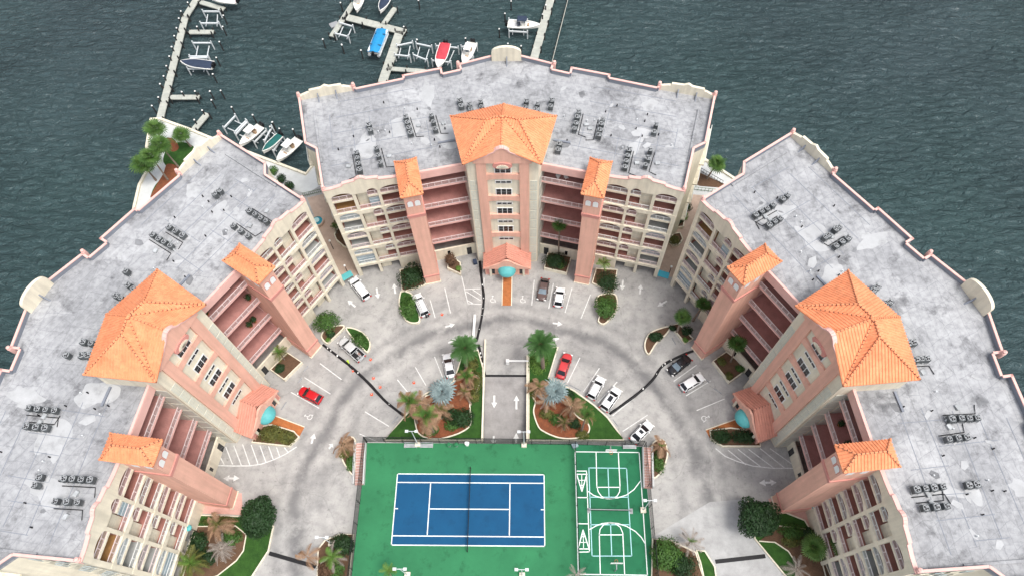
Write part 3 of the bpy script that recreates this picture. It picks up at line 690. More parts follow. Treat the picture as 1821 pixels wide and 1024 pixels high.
    for c in (12.75, 13.9):
        P = [W(sg, c+x, PD0+0.02, z) for x, z in arch_win(0)]
        o = bp(MB().plate(P, W(sg, 0, -0.06, 0)-W(sg, 0, 0, 0)), 'window', 'white')
        Q = [W(sg, c+x*1.3, PD0+0.02, 25.3+(z-25.3)*1.2) for x, z in arch_win(0)]
        bp(MB().plate(Q, W(sg, 0, -0.035, 0)-W(sg, 0, 0, 0)), 'window_surround', 'salmon_tr', o)
    for ps, sd in ((PS0, -1), (PS1, 1)):
        for c in (-3.4, -1.6):
            P = [W(sg, ps-0.02*sd, c+x, z+0.6) for x, z in arch_win(0)]
            bp(MB().plate(P, W(sg, sd*0.06, 0, 0)-W(sg, 0, 0, 0)), 'window', 'white')

# ---- tiled roofs
def tile_face(mb, poly, pitch=0.40, h=0.11):
    P = [Vector(p) for p in poly]; n = Vector((0, 0, 0))
    for i in range(len(P)): n += (P[i]-P[0]).cross(P[(i+1) % len(P)]-P[0])
    n.normalize()
    if n.z < 0: n = -n
    e = Vector((0, 0, 1)).cross(n).normalized(); s = n.cross(e)
    q = [((p-P[0]).dot(e), (p-P[0]).dot(s)) for p in P]
    x0 = min(a for a, _ in q); x1 = max(a for a, _ in q)
    def span(x):
        ys = []
        for i in range(len(q)):
            (a, b), (c, d) = q[i], q[(i+1) % len(q)]
            if (a-x)*(c-x) <= 0 and abs(a-c) > 1e-9: ys.append(b+(d-b)*(x-a)/(c-a))
        return (min(ys), max(ys)) if len(ys) > 1 else None
    k = int((x1-x0)/pitch); pt = (x1-x0)/max(k, 1)
    for i in range(k):
        c = x0+(i+0.5)*pt; hw = pt*0.34; prof = [(-hw, 0.0), (-hw*0.6, h*0.8), (hw*0.6, h*0.8), (hw, 0.0)]
        a, b = span(c-hw*0.99), span(c+hw*0.99)
        if not a or not b: continue
        lo = [a[0]+(b[0]-a[0])*t for t in (0, .2, .8, 1)]; hi = [a[1]+(b[1]-a[1])*t for t in (0, .2, .8, 1)]
        vs = [P[0]+e*(c+prof[j][0])+s*lo[j]+n*prof[j][1] for j in range(4)]+[P[0]+e*(c+prof[j][0])+s*hi[j]+n*prof[j][1] for j in range(4)]
        mb.add(vs, [(0, 1, 5, 4), (1, 2, 6, 5), (2, 3, 7, 6), (0, 3, 2, 1)])
def roof_faces(faces, m, name='roof', pitch=0.40, th=0.22):
    b = MB()
    for f in faces: b.plate(f, (0, 0, -th))
    o = bp(b, name, m)
    t = MB()
    for f in faces: tile_face(t, f, pitch)
    tt = bp(t, 'roof_tiles', m, o, recalc=False); tt['kind'] = 'stuff'
    return o
def hips(roof, edges, m='tile', w=0.30):
    mo, ca = MB(), MB()
    for a, b in edges:
        a = Vector(a)+Vector((0, 0, 0.03)); b = Vector(b)+Vector((0, 0, 0.03)); L = (b-a).length; d = (b-a)/L
        mo.bar(a, b, w*0.7, 0.24)
        n = max(1, int(L/0.5))
        for i in range(n):
            p = a+d*(L*(i+0.06)/n); q = a+d*(L*(i+0.82)/n)
            ca.tube([p+Vector((0, 0, .07)), q+Vector((0, 0, .07))], [w*0.5, w*0.4], 6)
    bp(mo, 'ridge_mortar', 'mortar', roof)
    c = bp(ca, 'ridge_tiles', m, roof); c['kind'] = 'stuff'

E0 = 30.5
FL, FRr = (-5.95, 44.05, E0), (5.95, 44.05, E0); BL, BR, BC = (-8.35, 53.53, E0), (8.35, 53.53, E0), (0, 56.1, E0)
RL, RRr, AP = (-2.43, 49.88, 33.78), (2.43, 49.88, 33.78), (0, 50.6, 33.8)
GT = (0, 44.75, 33.45)
rf = roof_faces([[FL, RL, BL], [FRr, BR, RRr], [BL, RL, AP, BC], [BR, BC, AP, RRr], [RL, FL, AP], [RRr, AP, FRr], [AP, FL, GT], [AP, GT, FRr]], 'tile', 'tower_roof')
hips(rf, [(FL, RL), (BL, RL), (RL, AP), (AP, RRr), (RRr, FRr), (RRr, BR), (AP, BC), (AP, GT), (AP, FL), (AP, FRr)])
bp(MB().plate([(-5.8, 44.75, 30.2), (5.8, 44.75, 30.2), (8.25, 53.45, 30.2), (0, 56.0, 30.2), (-8.25, 53.45, 30.2)], (0, 0, -0.12)), 'soffit', 'cream')
for sg in (-1, 1):
    fa = W(sg, 11.6, -5.3, 28.4); fb = W(sg, 15.1, -5.3, 28.4); ba = W(sg, 11.6, 1.7, 28.4); bb = W(sg, 15.1, 1.7, 28.4)
    r0 = W(sg, 13.35, -3.65, 29.7); r1 = W(sg, 13.35, 0.05, 29.7)
    rf = roof_faces([[fa, fb, r0], [bb, ba, r1], [ba, fa, r0, r1], [fb, bb, r1, r0]], 'tile', 'pillar_roof')
    hips(rf, [(fa, r0), (fb, r0), (ba, r1), (bb, r1), (r0, r1)])

# ---- tower
tw = [(-5.5, 45.2), (5.5, 45.2), (7.7, 53.3), (0, 55.6), (-7.7, 53.3)]
bp(MB().prism(tw, 0, 30.1), 'tower_wall', 'cream')
ab = math.atan2(2.2, 8.1)
for sg in (-1, 1):
    bp(MB().box(min(sg*2.55, sg*4.05), max(sg*2.55, sg*4.05), 44.78, 45.2, 3.0, 30.08), 'pilaster', 'salmon')
    # louvred block panels at the corners
    for k in range(9):
        z = 25.0-2.75*k
        if z < 2.6: break
        o = bp(MB().box(min(sg*4.2, sg*5.3), max(sg*4.2, sg*5.3), 45.14, 45.21, z-2.45, z), 'glass_block_panel', 'block')
        mb = MB()
        for q in range(1, 3): mb.box(min(sg*(4.3+0.3*q)-0.02, sg*(4.3+0.3*q)+0.02), max(sg*(4.3+0.3*q)-0.02, sg*(4.3+0.3*q)+0.02), 45.11, 45.15, z-2.45, z)
        for q in range(1, 7): mb.box(min(sg*4.2, sg*5.3), max(sg*4.2, sg*5.3), 45.12, 45.15, z-0.35*q-0.02, z-0.35*q+0.02)
        bp(mb, 'mullion', 'cream', o)
        # the same panels on the tower's flank
        for q in range(2):
            a = 0.5+2.2*q
            T = lambda x, y, zz: Vector((sg*(5.5+math.sin(ab)*x+math.cos(ab)*y), 45.2+math.cos(ab)*x-math.sin(ab)*y, zz))
            bp(MB().box(a, a+1.9, -0.03, 0.06, z-2.45, z, T=T), 'glass_block_panel', 'block')
# horizontal salmon bands, arched below
for i, zt in enumerate((27.0, 21.3, 16.0, 10.4)):
    P = [(-2.55, zt), (2.55, zt)]+[(2.55-5.1*j/10, zt-1.45+0.35*math.sin(PI*j/10)) for j in range(11)]
    bp(MB().plate([(x, 44.86, z) for x, z in P], (0, 0.33, 0)), 'band', 'salmon')
# windows: triple two-row sashes and thin transom strips
def tri_window(zb, zt, rows, wdt=2.5):
    o = bp(MB().box(-wdt/2-0.1, wdt/2+0.1, 45.12, 45.22, zb-0.1, zt+0.1), 'window', 'white')
    cw = wdt/3; rh = (zt-zb)/rows
    for c in range(3):
        for r in range(rows):
            mb = MB().box(-wdt/2+c*cw+0.06, -wdt/2+(c+1)*cw-0.06, 45.09, 45.14, zb+r*rh+0.04, zb+(r+1)*rh-0.04)
            bp(mb, 'pane', 'glass', o)
for zb, zt in ((27.1, 28.5), (21.35, 22.9), (16.05, 17.55), (10.5, 12.1)): tri_window(zb, zt, 2)
for zb in (24.5, 18.7, 13.4, 7.9): tri_window(zb, zb+0.5, 1)
# curved salmon gable on top of the tower front with a shell medallion
gp_ = [(-4.45, 30.0), (-4.45, 30.6), (-3.6, 31.05), (-3.3, 31.35), (-2.3, 31.9), (-1.9, 32.3), (-1.2, 32.65), (-0.75, 33.2), (-0.3, 33.5), (0, 33.55)]
prof = gp_+[(-x, z) for x, z in reversed(gp_[:-1])]
bp(MB().plate([(x, 44.62, z) for x, z in prof], (0, 0.4, 0)), 'tower_gable', 'salmon')
mb = MB()
for (a, za), (b, zb) in zip(prof[1:-1], prof[2:-1]): mb.bar((a, 44.8, za+0.06), (b, 44.8, zb+0.06), 0.62, 0.2)
bp(mb, 'gable_coping', 'pink')
mb = MB()
ring = [(1.5*math.cos(2*PI*i/18), 29.55+0.75*math.sin(2*PI*i/18)) for i in range(18)]
bp(MB().plate([(x, 44.45, z) for x, z in ring], (0, 0.3, 0)), 'medallion', 'salmon_tr')
mb = MB()
for i in range(9):
    a = PI*(0.08+0.84*i/8); mb.bar((0, 44.4, 29.15), (0.95*math.cos(a), 44.4, 29.15+0.72*math.sin(a)), 0.2, 0.14, up=(0, 1, 0))
bp(mb, 'shell_relief', 'cream')
# ---- entrance porch
bp(MB().box(-4.05, 4.05, 42.3, 45.25, 0, 3.0), 'porch_wall', 'salmon')
for sg in (-1, 1):
    for x in (2.55, 3.55): bp(MB().box(sg*x-0.28, sg*x+0.28, 42.26, 42.34, 0.4, 2.3), 'window', 'glass' if x < 3 else 'salmon_tr')
    bp(MB().box(sg*3.05-0.2, sg*3.05+0.2, 42.0, 42.3, 0, 2.95), 'column', 'cream')
pe = 3.05
pf = [(-4.35, 41.75, pe), (4.35, 41.75, pe), (4.35, 45.3, pe), (-4.35, 45.3, pe), (0, 42.3, 6.3), (0, 45.3, 6.5)]
rf = roof_faces([[pf[0], pf[4], pf[5], pf[3]], [pf[1], pf[2], pf[5], pf[4]]], 'tile_pink', 'porch_roof', 0.40)
hips(rf, [(pf[4], pf[5])], 'tile_pink')
gq = [(-4.3, 3.0), (-4.3, 3.2), (-2.2, 4.35), (-1.3, 4.9), (-0.9, 5.4), (-0.5, 5.75), (0, 5.9), (0.5, 5.75), (0.9, 5.4), (1.3, 4.9), (2.2, 4.35), (4.3, 3.2), (4.3, 3.0)]
bp(MB().plate([(x, 41.8, z) for x, z in gq], (0, 0.35, 0)), 'porch_gable', 'salmon')
rings = []
for i in range(7):
    el = PI/2*i/6.2
    rings.append([(1.65*math.cos(el)*math.cos(a), 41.8+1.55*math.cos(el)*math.sin(a)*-1, 2.6+1.35*math.sin(el)) for a in [PI*j/16 for j in range(17)]])
mb = MB(); n = 17
for i in range(6):
    for j in range(16): mb.add([rings[i][j], rings[i][j+1], rings[i+1][j+1], rings[i+1][j]], [(0, 1, 2, 3)])
mb.v = mb.v; bp(mb, 'dome_canopy', 'teal', smooth=True)
bp(MB().box(-0.78, 0.78, 35.9, 41.9, 0.0, 0.05), 'entrance_walk', 'terracotta')
for sg in (-1, 1): bp(MB().box(sg*0.86-0.08, sg*0.86+0.08, 35.9, 41.9, 0, 0.12), 'walk_kerb', 'cream')

# ---- end walls: strips of shuttered windows seen from the side
for sg in (-1, 1):
    p, q = Vector((sg*27.74, 41.9, 0)), Vector((sg*29.99, 50.08, 0)); d = (q-p).normalized(); nn = Vector((d.y, -d.x, 0))*sg
    for k in range(8):
        z = 23.0-2.72*k
        for j, t in enumerate((1.6, 3.4, 5.2, 7.0)):
            a = p+d*t; b = a+d*1.05
            o = bp(MB().plate([a+nn*-0.02+Vector((0, 0, z)), b+nn*-0.02+Vector((0, 0, z)), b+nn*-0.02+Vector((0, 0, z+1.5)), a+nn*-0.02+Vector((0, 0, z+1.5))], nn*0.07), 'window', 'glass_b' if (j+k) % 2 else 'cream_dk')
    p, q = Vector((sg*31.96, 51.24, 0)), Vector((sg*34.7, 61.46, 0)); d = (q-p).normalized(); nn = Vector((d.y, -d.x, 0))*sg
    for k in range(4):
        a = p+d*1.0+Vector((0, 0, 20.3-5.45*k)); b = a+d*8.0
        bp(MB().plate([a, b, b+nn*0.9, a+nn*0.9], (0, 0, -0.3)), 'side_balcony', 'cream')
        mb = MB(); mb.bar(a+nn*0.85+Vector((0, 0, 1)), b+nn*0.85+Vector((0, 0, 1)), 0.08)
        for j in range(24):
            c = a+d*(j/3)+nn*0.85; mb.bar(c, c+Vector((0, 0, 1)), 0.04)
        bp(mb, 'railing', 'rail_w')

tag(bld, 'salmon and cream apartment block in the middle with orange tiled tower roof', 'building', 'waterfront apartment blocks')
def place(o, b):
    o.location = wl(b, 0, 55); o.rotation_euler = (0, 0, TH[b])
bL = copy_tree(bld); bL['label'] = 'salmon and cream apartment block on the left with orange tiled tower roof'
bR = copy_tree(bld); bR['label'] = 'salmon and cream apartment block on the right with orange tiled tower roof'
place(bld, 'C'); place(bL, 'L'); place(bR, 'R')
# ------------------------------------------------------------------ courts
gb = lambda x, y: g(x, y)
cTL, cTR = Vector((-17.5, 16.05, 0)), Vector((16.9, 16.0, 0))
tag(flat('court_surface', [(-17.6, -14), (16.95, -14), (16.95, 16.02), (-17.5, 16.05)], 0.006, 'court_g'), kind='structure')
tag(flat('court_surface', [(16.99, -14), (28.6, -14), (28.2, 15.6), (16.99, 16.0)], 0.006, 'court_d'), kind='structure')
tc = tag(flat('tennis_court', [(-11.885, 0), (11.885, 0), (11.885, 10.97), (-11.885, 10.97)], 0.010, 'court_b'), kind='structure')
lw = 0.075
def cl(mb, x0, y0, x1, y1, w=lw, z=0.015):
    a = Vector((x0, y0, z)); b = Vector((x1, y1, z)); d = (b-a).normalized(); n = Vector((-d.y, d.x, 0))*w; a = a-d*w; b = b+d*w
    return mb.add([a-n, b-n, b+n, a+n], [(0, 1, 2, 3)])
for x0, y0, x1, y1 in ((-11.885, 0, 11.885, 0), (-11.885, 10.97, 11.885, 10.97), (-11.885, 0, -11.885, 10.97), (11.885, 0, 11.885, 10.97)):
    cl(MB(), x0, y0, x1, y1).build('court_line', 'line_w', tc, recalc=False)
for x0, y0, x1, y1 in ((-11.7, 1.37, 11.7, 1.37), (-11.7, 9.6, 11.7, 9.6), (-6.4, 1.6, -6.4, 9.4), (6.4, 1.6, 6.4, 9.4), (-6.2, 5.485, 6.2, 5.485), (-11.7, 5.485, -11.4, 5.485), (11.4, 5.485, 11.7, 5.485)):
    cl(MB(), x0, y0, x1, y1, z=0.019).build('court_line', 'line_w', tc, recalc=False)
net = thing('tennis_net', (0, 5.485, 0), label='dark tennis net stretched across the middle of the blue court', cat='net')
MB().box(-0.03, 0.03, -6.4, 6.4, 0.05, 0.98).build('net_mesh', 'screen', net)
MB().box(-0.03, 0.03, -6.4, 6.4, 0.98, 1.03).build('net_tape', 'dark', net)
for y in (-6.4, 6.4): MB().tube([(0, y, 0), (0, y, 1.1)], 0.07, 8).build('post', 'dark', net)
# multi-use court lines
sc_ = tag(flat('play_court', [(17.2, -13.6), (28.3, -13.6), (28.0, 15.3), (17.2, 15.5)], 0.010, 'court_d'), kind='structure')
z9 = lambda x, y: g(960+x/3.879, 760+y/3.879)
def pline(pts, m, w=0.07, z=0.02, par=sc_, name='court_line'):
    mb = MB()
    P = [p if isinstance(p, Vector) else z9(*p) for p in pts]
    rr_ = [[] for _ in P]
    for i, p in enumerate(P):
        d = (P[min(i+1, len(P)-1)]-P[max(i-1, 0)]); d.z = 0; d.normalize(); n = Vector((-d.y, d.x, 0))*w
        e = d*w if i == len(P)-1 else -d*w if i == 0 else Vector((0, 0, 0))
        rr_[i] = [Vector((p.x, p.y, z))-n+e, Vector((p.x, p.y, z))+n+e]
    for i in range(len(P)-1): mb.add([rr_[i][0], rr_[i+1][0], rr_[i+1][1], rr_[i][1]], [(0, 1, 2, 3)])
    return mb.build(name, m, par, recalc=False)
for pts in (((243, 165), (685, 170)), ((685, 170), (742, 1014)), ((243, 165), (265, 1008)), ((265, 1010), (742, 1016)),
            ((388, 170), (393, 400), (402, 440), (425, 472), (455, 488), (480, 490), (510, 486), (535, 468), (550, 440), (553, 400), (541, 170)), ((393, 410), (553, 410)),
            ((336, 440), (370, 465), (420, 482), (480, 488), (540, 482), (600, 462), (650, 425), (695, 365)),
            ((417, 1006), (410, 735), (415, 700), (440, 668), (480, 655), (520, 660), (555, 685), (572, 725), (585, 1008)), ((410, 738), (575, 738)),
            ((345, 700), (390, 675), (430, 660), (485, 653), (540, 660), (600, 680), (660, 715), (700, 755), (724, 795)),
            ((322, 300), (343, 855)), ((258, 480), (328, 481)), ((262, 661), (332, 662)), ((262, 857), (343, 855)), ((250, 298), (322, 298))):
    pline(pts, 'line_w', z=0.021)
for pts in (((336, 276), (598, 279)), ((598, 279), (634, 884)), ((338, 276), (360, 884)), ((360, 884), (634, 884)), ((470, 279), (477, 475)), ((344, 478), (610, 478)), ((352, 668), (620, 668)), ((488, 668), (496, 880))):
    pline(pts, 'line_b', z=0.017)
for tip, ba, bb in (((290, 438), (254, 320), (324, 320)), ((298, 705), (264, 835), (340, 835))):
    pline((tip, ba), 'line_w', 0.08, 0.025); pline((tip, bb), 'line_w', 0.08, 0.025); pline((ba, bb), 'line_w', 0.08, 0.029)
    pline((tip, ((ba[0]+bb[0])/2, ba[1])), 'line_w', 0.05, 0.029)
    for t in (0.35, 0.65):
        L_ = lambda p, q, t: (p[0]+(q[0]-p[0])*t, p[1]+(q[1]-p[1])*t)
        pline((L_(tip, ba, t), L_(tip, bb, t)), 'line_w', 0.05, 0.033)
# volley net, hoops
a, b = z9(338, 570), z9(630, 575)
vn = thing('paddle_net', (a+b)/2, math.atan2(b.y-a.y, b.x-a.x), 'low grey net across the green multi-sport court', 'net')
hl = (b-a).length/2
MB().box(-hl, hl, -0.03, 0.03, 0.1, 0.9).build('net_mesh', 'screen', vn); MB().box(-hl, hl, -0.05, 0.05, 0.9, 0.98).build('net_tape', 'grey', vn)
for x in (-hl, hl): MB().box(x-0.25, x+0.25, -0.4, 0.4, 0, 0.06).tube([(x, 0, 0.05), (x, 0, 1.0)], 0.07, 8).build('post', 'grey', vn)
for (px, py), rz, lab in (((477, 172), PI, 'basketball hoop with white backboard at the far end of the green court'), ((515, 980), 0.0, 'basketball hoop with white backboard at the near end of the green court')):
    p = z9(px, py)
    h = thing('basketball_hoop', (p.x, p.y, 0), rz, lab, 'basketball hoop', 'basketball hoops')
    MB().tube([(0, -0.2, 0), (0, -0.2, 2.9), (0, 0.5, 3.2)], 0.08, 8).build('pole', 'grey', h)
    MB().box(-0.9, 0.9, 0.5, 0.56, 2.75, 3.8).build('backboard', 'white', h)
    MB().tube([(0.23*math.cos(k*PI/6), 0.85+0.23*math.sin(k*PI/6), 3.05) for k in range(13)], 0.025, 6, False).build('rim', 'orange', h)

# fences round the courts: posts, rails and mesh
def fence(pts, lab, hgt=3.0, step=3.0):
    f = thing('chain_link_fence', (pts[0][0], pts[0][1], 0), 0, lab, 'fence', 'court fences'); off = Vector((pts[0][0], pts[0][1], 0))
    for a, b in zip(pts, pts[1:]):
        a = Vector((a[0], a[1], 0)); b = Vector((b[0], b[1], 0)); L = (b-a).length; n = max(1, int(L/step))
        for i in range(n):
            p = a+(b-a)*i/n; q = a+(b-a)*(i+1)/n
            MB().tube([p, p+Vector((0, 0, hgt))], 0.045, 6).build('post', 'dark', f, off=off)
            MB().bar(p+Vector((0, 0, hgt/2+0.03)), q+Vector((0, 0, hgt/2+0.03)), 0.012, hgt-0.1).build('mesh_panel', 'screen', f, off=off)
            MB().bar(p+Vector((0, 0, hgt)), q+Vector((0, 0, hgt)), 0.06).build('top_rail', 'dark', f, off=off)
        MB().tube([b, b+Vector((0, 0, hgt))], 0.045, 6).build('post', 'dark', f, off=off)
fence([(-17.5, -13.5), (-17.45, 16.1)], 'dark chain link fence along the left side of the tennis court')
fence([(-17.4, 16.18), (28.1, 15.75)], 'dark chain link fence along the far side of the courts')
fence([(28.25, 15.6), (28.65, -13.5)], 'dark chain link fence along the right side of the courts')
fence([(17.0, 15.9), (17.0, -13.5)], 'dark chain link fence dividing the tennis court from the multi-sport court', 2.2)
# court furniture
def bench(p, rz, lab):
    t = thing('court_bench', (p.x, p.y, 0), rz, lab, 'bench', 'court benches')
    for y in (-0.22, 0.0, 0.22): MB().box(-1.1, 1.1, y-0.09, y+0.09, 0.43, 0.47).build('slat', 'ring', t)
    for z in (0.65, 0.85): MB().box(-1.1, 1.1, 0.36, 0.4, z, z+0.14).build('slat', 'ring', t)
    for x in (-0.95, 0.95): MB().box(x-0.04, x+0.04, -0.3, 0.4, 0, 0.43).box(x-0.04, x+0.04, 0.36, 0.42, 0.43, 1.0).build('leg', 'grey', t)
bench(g(731, 793), 0, 'aluminium court bench left of the light pole at the far fence')
bench(g(759, 793), 0, 'aluminium court bench right of the light pole at the far fence')
bench(g(1119, 795), 0, 'aluminium bench in the far corner of the multi-sport court')
def light_pole(base, head_dx, lab, h=7.5):
    p = g(*base); t = thing('court_light', (p.x, p.y, 0), 0, lab, 'light pole', 'court light poles')
    MB().box(-0.42, 0.42, -0.42, 0.42, 0, 0.5).build('footing', 'cream', t)
    MB().tube([(0, 0, 0.5), (0, 0, h)], [0.09, 0.06], 8).build('pole', 'metal_w', t)
    MB().bar((-0.75, 0, h), (0.75, 0, h), 0.08).build('arm', 'metal_w', t)
    for x in (-0.75, 0.75):
        MB().box(x-0.25, x+0.25, -0.2, 0.2, h-0.1, h+0.1).build('lamp_head', 'metal_w', t)
light_pole((743.5, 790), 0, 'white twin-head court light between the two far benches')
light_pole((932, 791), 0, 'white twin-head court light beside the ramp')
light_pole((1143.5, 907), 0, 'white twin-head court light on the right fence')
light_pole((725, 1022), 0, 'white twin-head court light at the near left of the tennis court')
light_pole((928.6, 1023), 0, 'white twin-head court light at the near right of the tennis court')
light_pole((590, 966), 0, 'white twin-head light in the bed left of the courts', 6.0)
for px, lab in (((799, 792), 'leftmost ball basket by the far fence'), ((812, 792), 'right one of the pair of ball baskets by the far fence')):
    p = g(*px); t = thing('ball_basket', (p.x, p.y, 0), 0, lab, 'basket', 'ball baskets')
    MB().lathe((0, 0, 0), [(0.25, 0), (0.32, 0.75)], 12).build('bin', 'grey', t); MB().lathe((0, 0, 0.75), [(0.34, 0), (0.34, 0.05), (0.1, 0.1)], 12).build('lid', 'court_g', t)
p = g(831, 790); t = thing('trash_bin', (p.x, p.y, 0), 0, 'white round bin standing at the far court fence', 'bin')
MB().lathe((0, 0, 0), [(0.3, 0), (0.36, 0.9)], 12).build('bin', 'white', t); MB().lathe((0, 0, 0.9), [(0.4, 0), (0.38, 0.1), (0.1, 0.2)], 12).build('lid', 'white', t)
p = g(1022, 793); t = thing('storage_box', (p.x, p.y, 0), R(25), 'small blue grey box in the corner between the courts', 'box')
MB().box(-0.45, 0.45, -0.35, 0.35, 0, 0.7).build('box', 'glass_b', t); MB().box(-0.48, 0.48, -0.38, 0.38, 0.7, 0.78).build('lid', 'glass_b', t)

# brick stairs beside the court
def stairs(a, b, wdt, n, lab, side):
    a = g(*a); b = g(*b); d = (b-a); L = d.length; t = thing('brick_stair', (a.x, a.y, 0), math.atan2(d.y, d.x), lab, 'stairs', 'stairs beside the courts')
    s = L/n
    for i in range(n):
        MB().box(i*s+0.06, (i+1)*s, -wdt/2, wdt/2, 0.0, 0.9-0.055*i).build('step', 'pinkpave', t)
        MB().box(i*s, i*s+0.06, -wdt/2, wdt/2, 0, 0.885-0.055*i).build('nosing', 'white', t)
    for y in (-wdt/2-0.12, wdt/2+0.12): MB().box(0, L, y-0.1, y+0.1, 0, 1.0).build('cheek_wall', 'promenade', t)
    mb = MB()
    for k in range(6): mb.tube([(L*k/5, side*(wdt/2+0.12), 1.0), (L*k/5, side*(wdt/2+0.12), 1.9)], 0.025, 5)
    mb.tube([(0, side*(wdt/2+0.12), 1.9), (L, side*(wdt/2+0.12), 1.9)], 0.03, 5); mb.build('handrail', 'metal_w', t)
stairs((643, 789), (639, 862), 1.35, 15, 'pink brick stair with white nosings left of the tennis court', -1)
stairs((1150, 797), (1152, 868), 1.2, 15, 'pink brick stair with white nosings right of the courts', 1)

# ------------------------------------------------------------------ road markings
ml = tag(bpy.data.objects.new('road_markings', None), kind='structure'); COL.objects.link(ml)
def stripe(a, b, w=0.075, z=0.012, name='stall_line'):
    return pline([g(*a), g(*b)], 'roadpaint', w, z, ml, name)
for a, b in (((791, 512.6), (801, 556)), ((765, 533.7), (773.7, 564)), ((821, 491.6), (832, 539.6)), ((739, 653), (757, 684)), ((773, 634.5), (787, 669.7)), ((707, 675), (729, 701.6)),
             ((649.8, 731.8), (691, 757)), ((640, 771), (671, 784.6)), ((569.4, 646), (607, 674)), ((542, 671), (587, 699.5)), ((517.7, 697), (567, 725)), ((950, 498.6), (945.6, 542)),
             ((984, 504.5), (976, 548)), ((1017, 512.6), (1005, 555)), ((1050, 524), (1033.5, 565.4)), ((1031, 636), (1009.4, 680)), ((1065.6, 654.7), (1037.7, 695.7)), ((1097, 679), (1063.7, 715)),
             ((1127.5, 707), (1090, 738)), ((1151, 737.7), (1108, 766)), ((1238, 649), (1198.6, 677)), ((1263.6, 677), (1220.6, 702.7)), ((1288, 708.8), (1239.6, 729)), ((861, 495), (858, 545))):
    stripe(a, b)
ze = lambda x, y: (1140+x/3.413, 560+y/3.413); zl = lambda x, y: (300+x/3.879, 760+y/3.879); zc_ = lambda x, y: (560+x/4.267, 440+y/4.267)
for a, b in (((530, 820), (635, 905)), ((590, 815), (725, 918)), ((655, 815), (800, 922)), ((725, 810), (870, 925)), ((785, 810), (940, 920))): stripe(ze(*a), ze(*b), name='hatch_line')
pline([g(*ze(*p)) for p in ((455, 810), (510, 855), (580, 885), (680, 915), (800, 928), (942, 928))], 'roadpaint', 0.08, 0.016, ml, 'hatch_line')
for a, b in (((355, 200), (382, 252)), ((395, 135), (440, 250)), ((450, 125), (500, 255)), ((510, 115), (560, 258)), ((570, 120), (615, 245)), ((630, 125), (670, 235)), ((690, 130), (722, 220)), ((745, 138), (765, 195)), ((800, 138), (820, 165))): stripe(zl(*a), zl(*b), name='hatch_line')
pline([g(*zl(*p)) for p in ((335, 260), (450, 263), (560, 262), (640, 250), (720, 222), (800, 185), (880, 133))], 'roadpaint', 0.08, 0.016, ml, 'hatch_line')
for a, b in (((1160, 425), (1262, 430)), ((1140, 318), (1250, 312)), ((1150, 335), (1255, 400)), ((1195, 318), (1258, 360)), ((1157, 400), (1200, 425))): stripe(zc_(*a), zc_(*b), name='hatch_line')
def arrow(a, b, double=False, zf=None, w=0.16):
    A_, B_ = g(*a), g(*b); d = B_-A_; L = d.length; d.normalize(); n = Vector((-d.y, d.x, 0)); hl_ = min(0.95, L*0.5)
    zz = zf or (lambda p: 0.012)
    s0 = A_+d*(hl_ if double else 0); s1 = B_-d*hl_
    pts = [s0-n*w, s1-n*w, s1-n*0.52, B_, s1+n*0.52, s1+n*w, s0+n*w]
    if double: pts += [s0+n*0.52, A_, s0-n*0.52]
    MB().add([(p.x, p.y, zz(p)) for p in pts], [tuple(range(len(pts)))]).build('lane_arrow', 'roadpaint', ml, recalc=False)
for a, b in (((669.7, 512), (672.5, 531)), ((703, 522), (700.6, 504)), ((632, 545.5), (618, 534)), ((792, 581), (809, 576)), ((797, 609), (813, 603)), ((1107.8, 498), (1106, 516)), ((1137.8, 523), (1139.7, 505.5)),
             ((1186, 535), (1169, 544.5)), ((983, 574), (1000.5, 576.4)), ((980, 600), (995, 602)), ((554, 788), (559, 770)), ((585, 797), (592, 788))): arrow(a, b)
arrow((397, 850), (426, 849.7), True); arrow((1350, 858), (1381, 857), True)
rz_ = lambda p: (-2.3*(27.9-p.y)/11.75)+0.03
def arrow_w(x, y0, y1):
    d = 1 if y1 > y0 else -1; s1 = y1-d*0.9
    pts = [(x-0.16, y0), (x-0.16, s1), (x-0.5, s1), (x, y1), (x+0.5, s1), (x+0.16, s1), (x+0.16, y0)]
    MB().add([(a, b, rz_(Vector((a, b, 0)))) for a, b in pts], [tuple(range(7))]).build('lane_arrow', 'roadpaint', ml, recalc=False)
arrow_w(3.5, 24.6, 22.5); arrow_w(7.3, 22.3, 24.6); arrow_w(7.3, 16.6, 18.4); arrow_w(3.5, 17.9, 16.3)
def wheelchair(px, rz):
    c = g(*px); T = lambda x, y: Vector((c.x+x*math.cos(rz)-y*math.sin(rz), c.y+x*math.sin(rz)+y*math.cos(rz), 0))
    pline([T(0.42*math.cos(R(100+25*i)), -0.15+0.42*math.sin(R(100+25*i))) for i in range(10)], 'roadpaint', 0.055, 0.012, ml, 'wheelchair_symbol')
    pline([T(-0.05, 0.5), T(-0.02, 0.05), T(0.36, 0.02), T(0.5, -0.5)], 'roadpaint', 0.06, 0.016, ml, 'wheelchair_symbol')
    pline([T(-0.1, 0.72), T(0.04, 0.72)], 'roadpaint', 0.1, 0.020, ml, 'wheelchair_symbol')
wheelchair((876.4, 532.6), 0); wheelchair((929.7, 533), 0); wheelchair((549.4, 740.5), R(70)); wheelchair((1253.7, 743), R(-70))
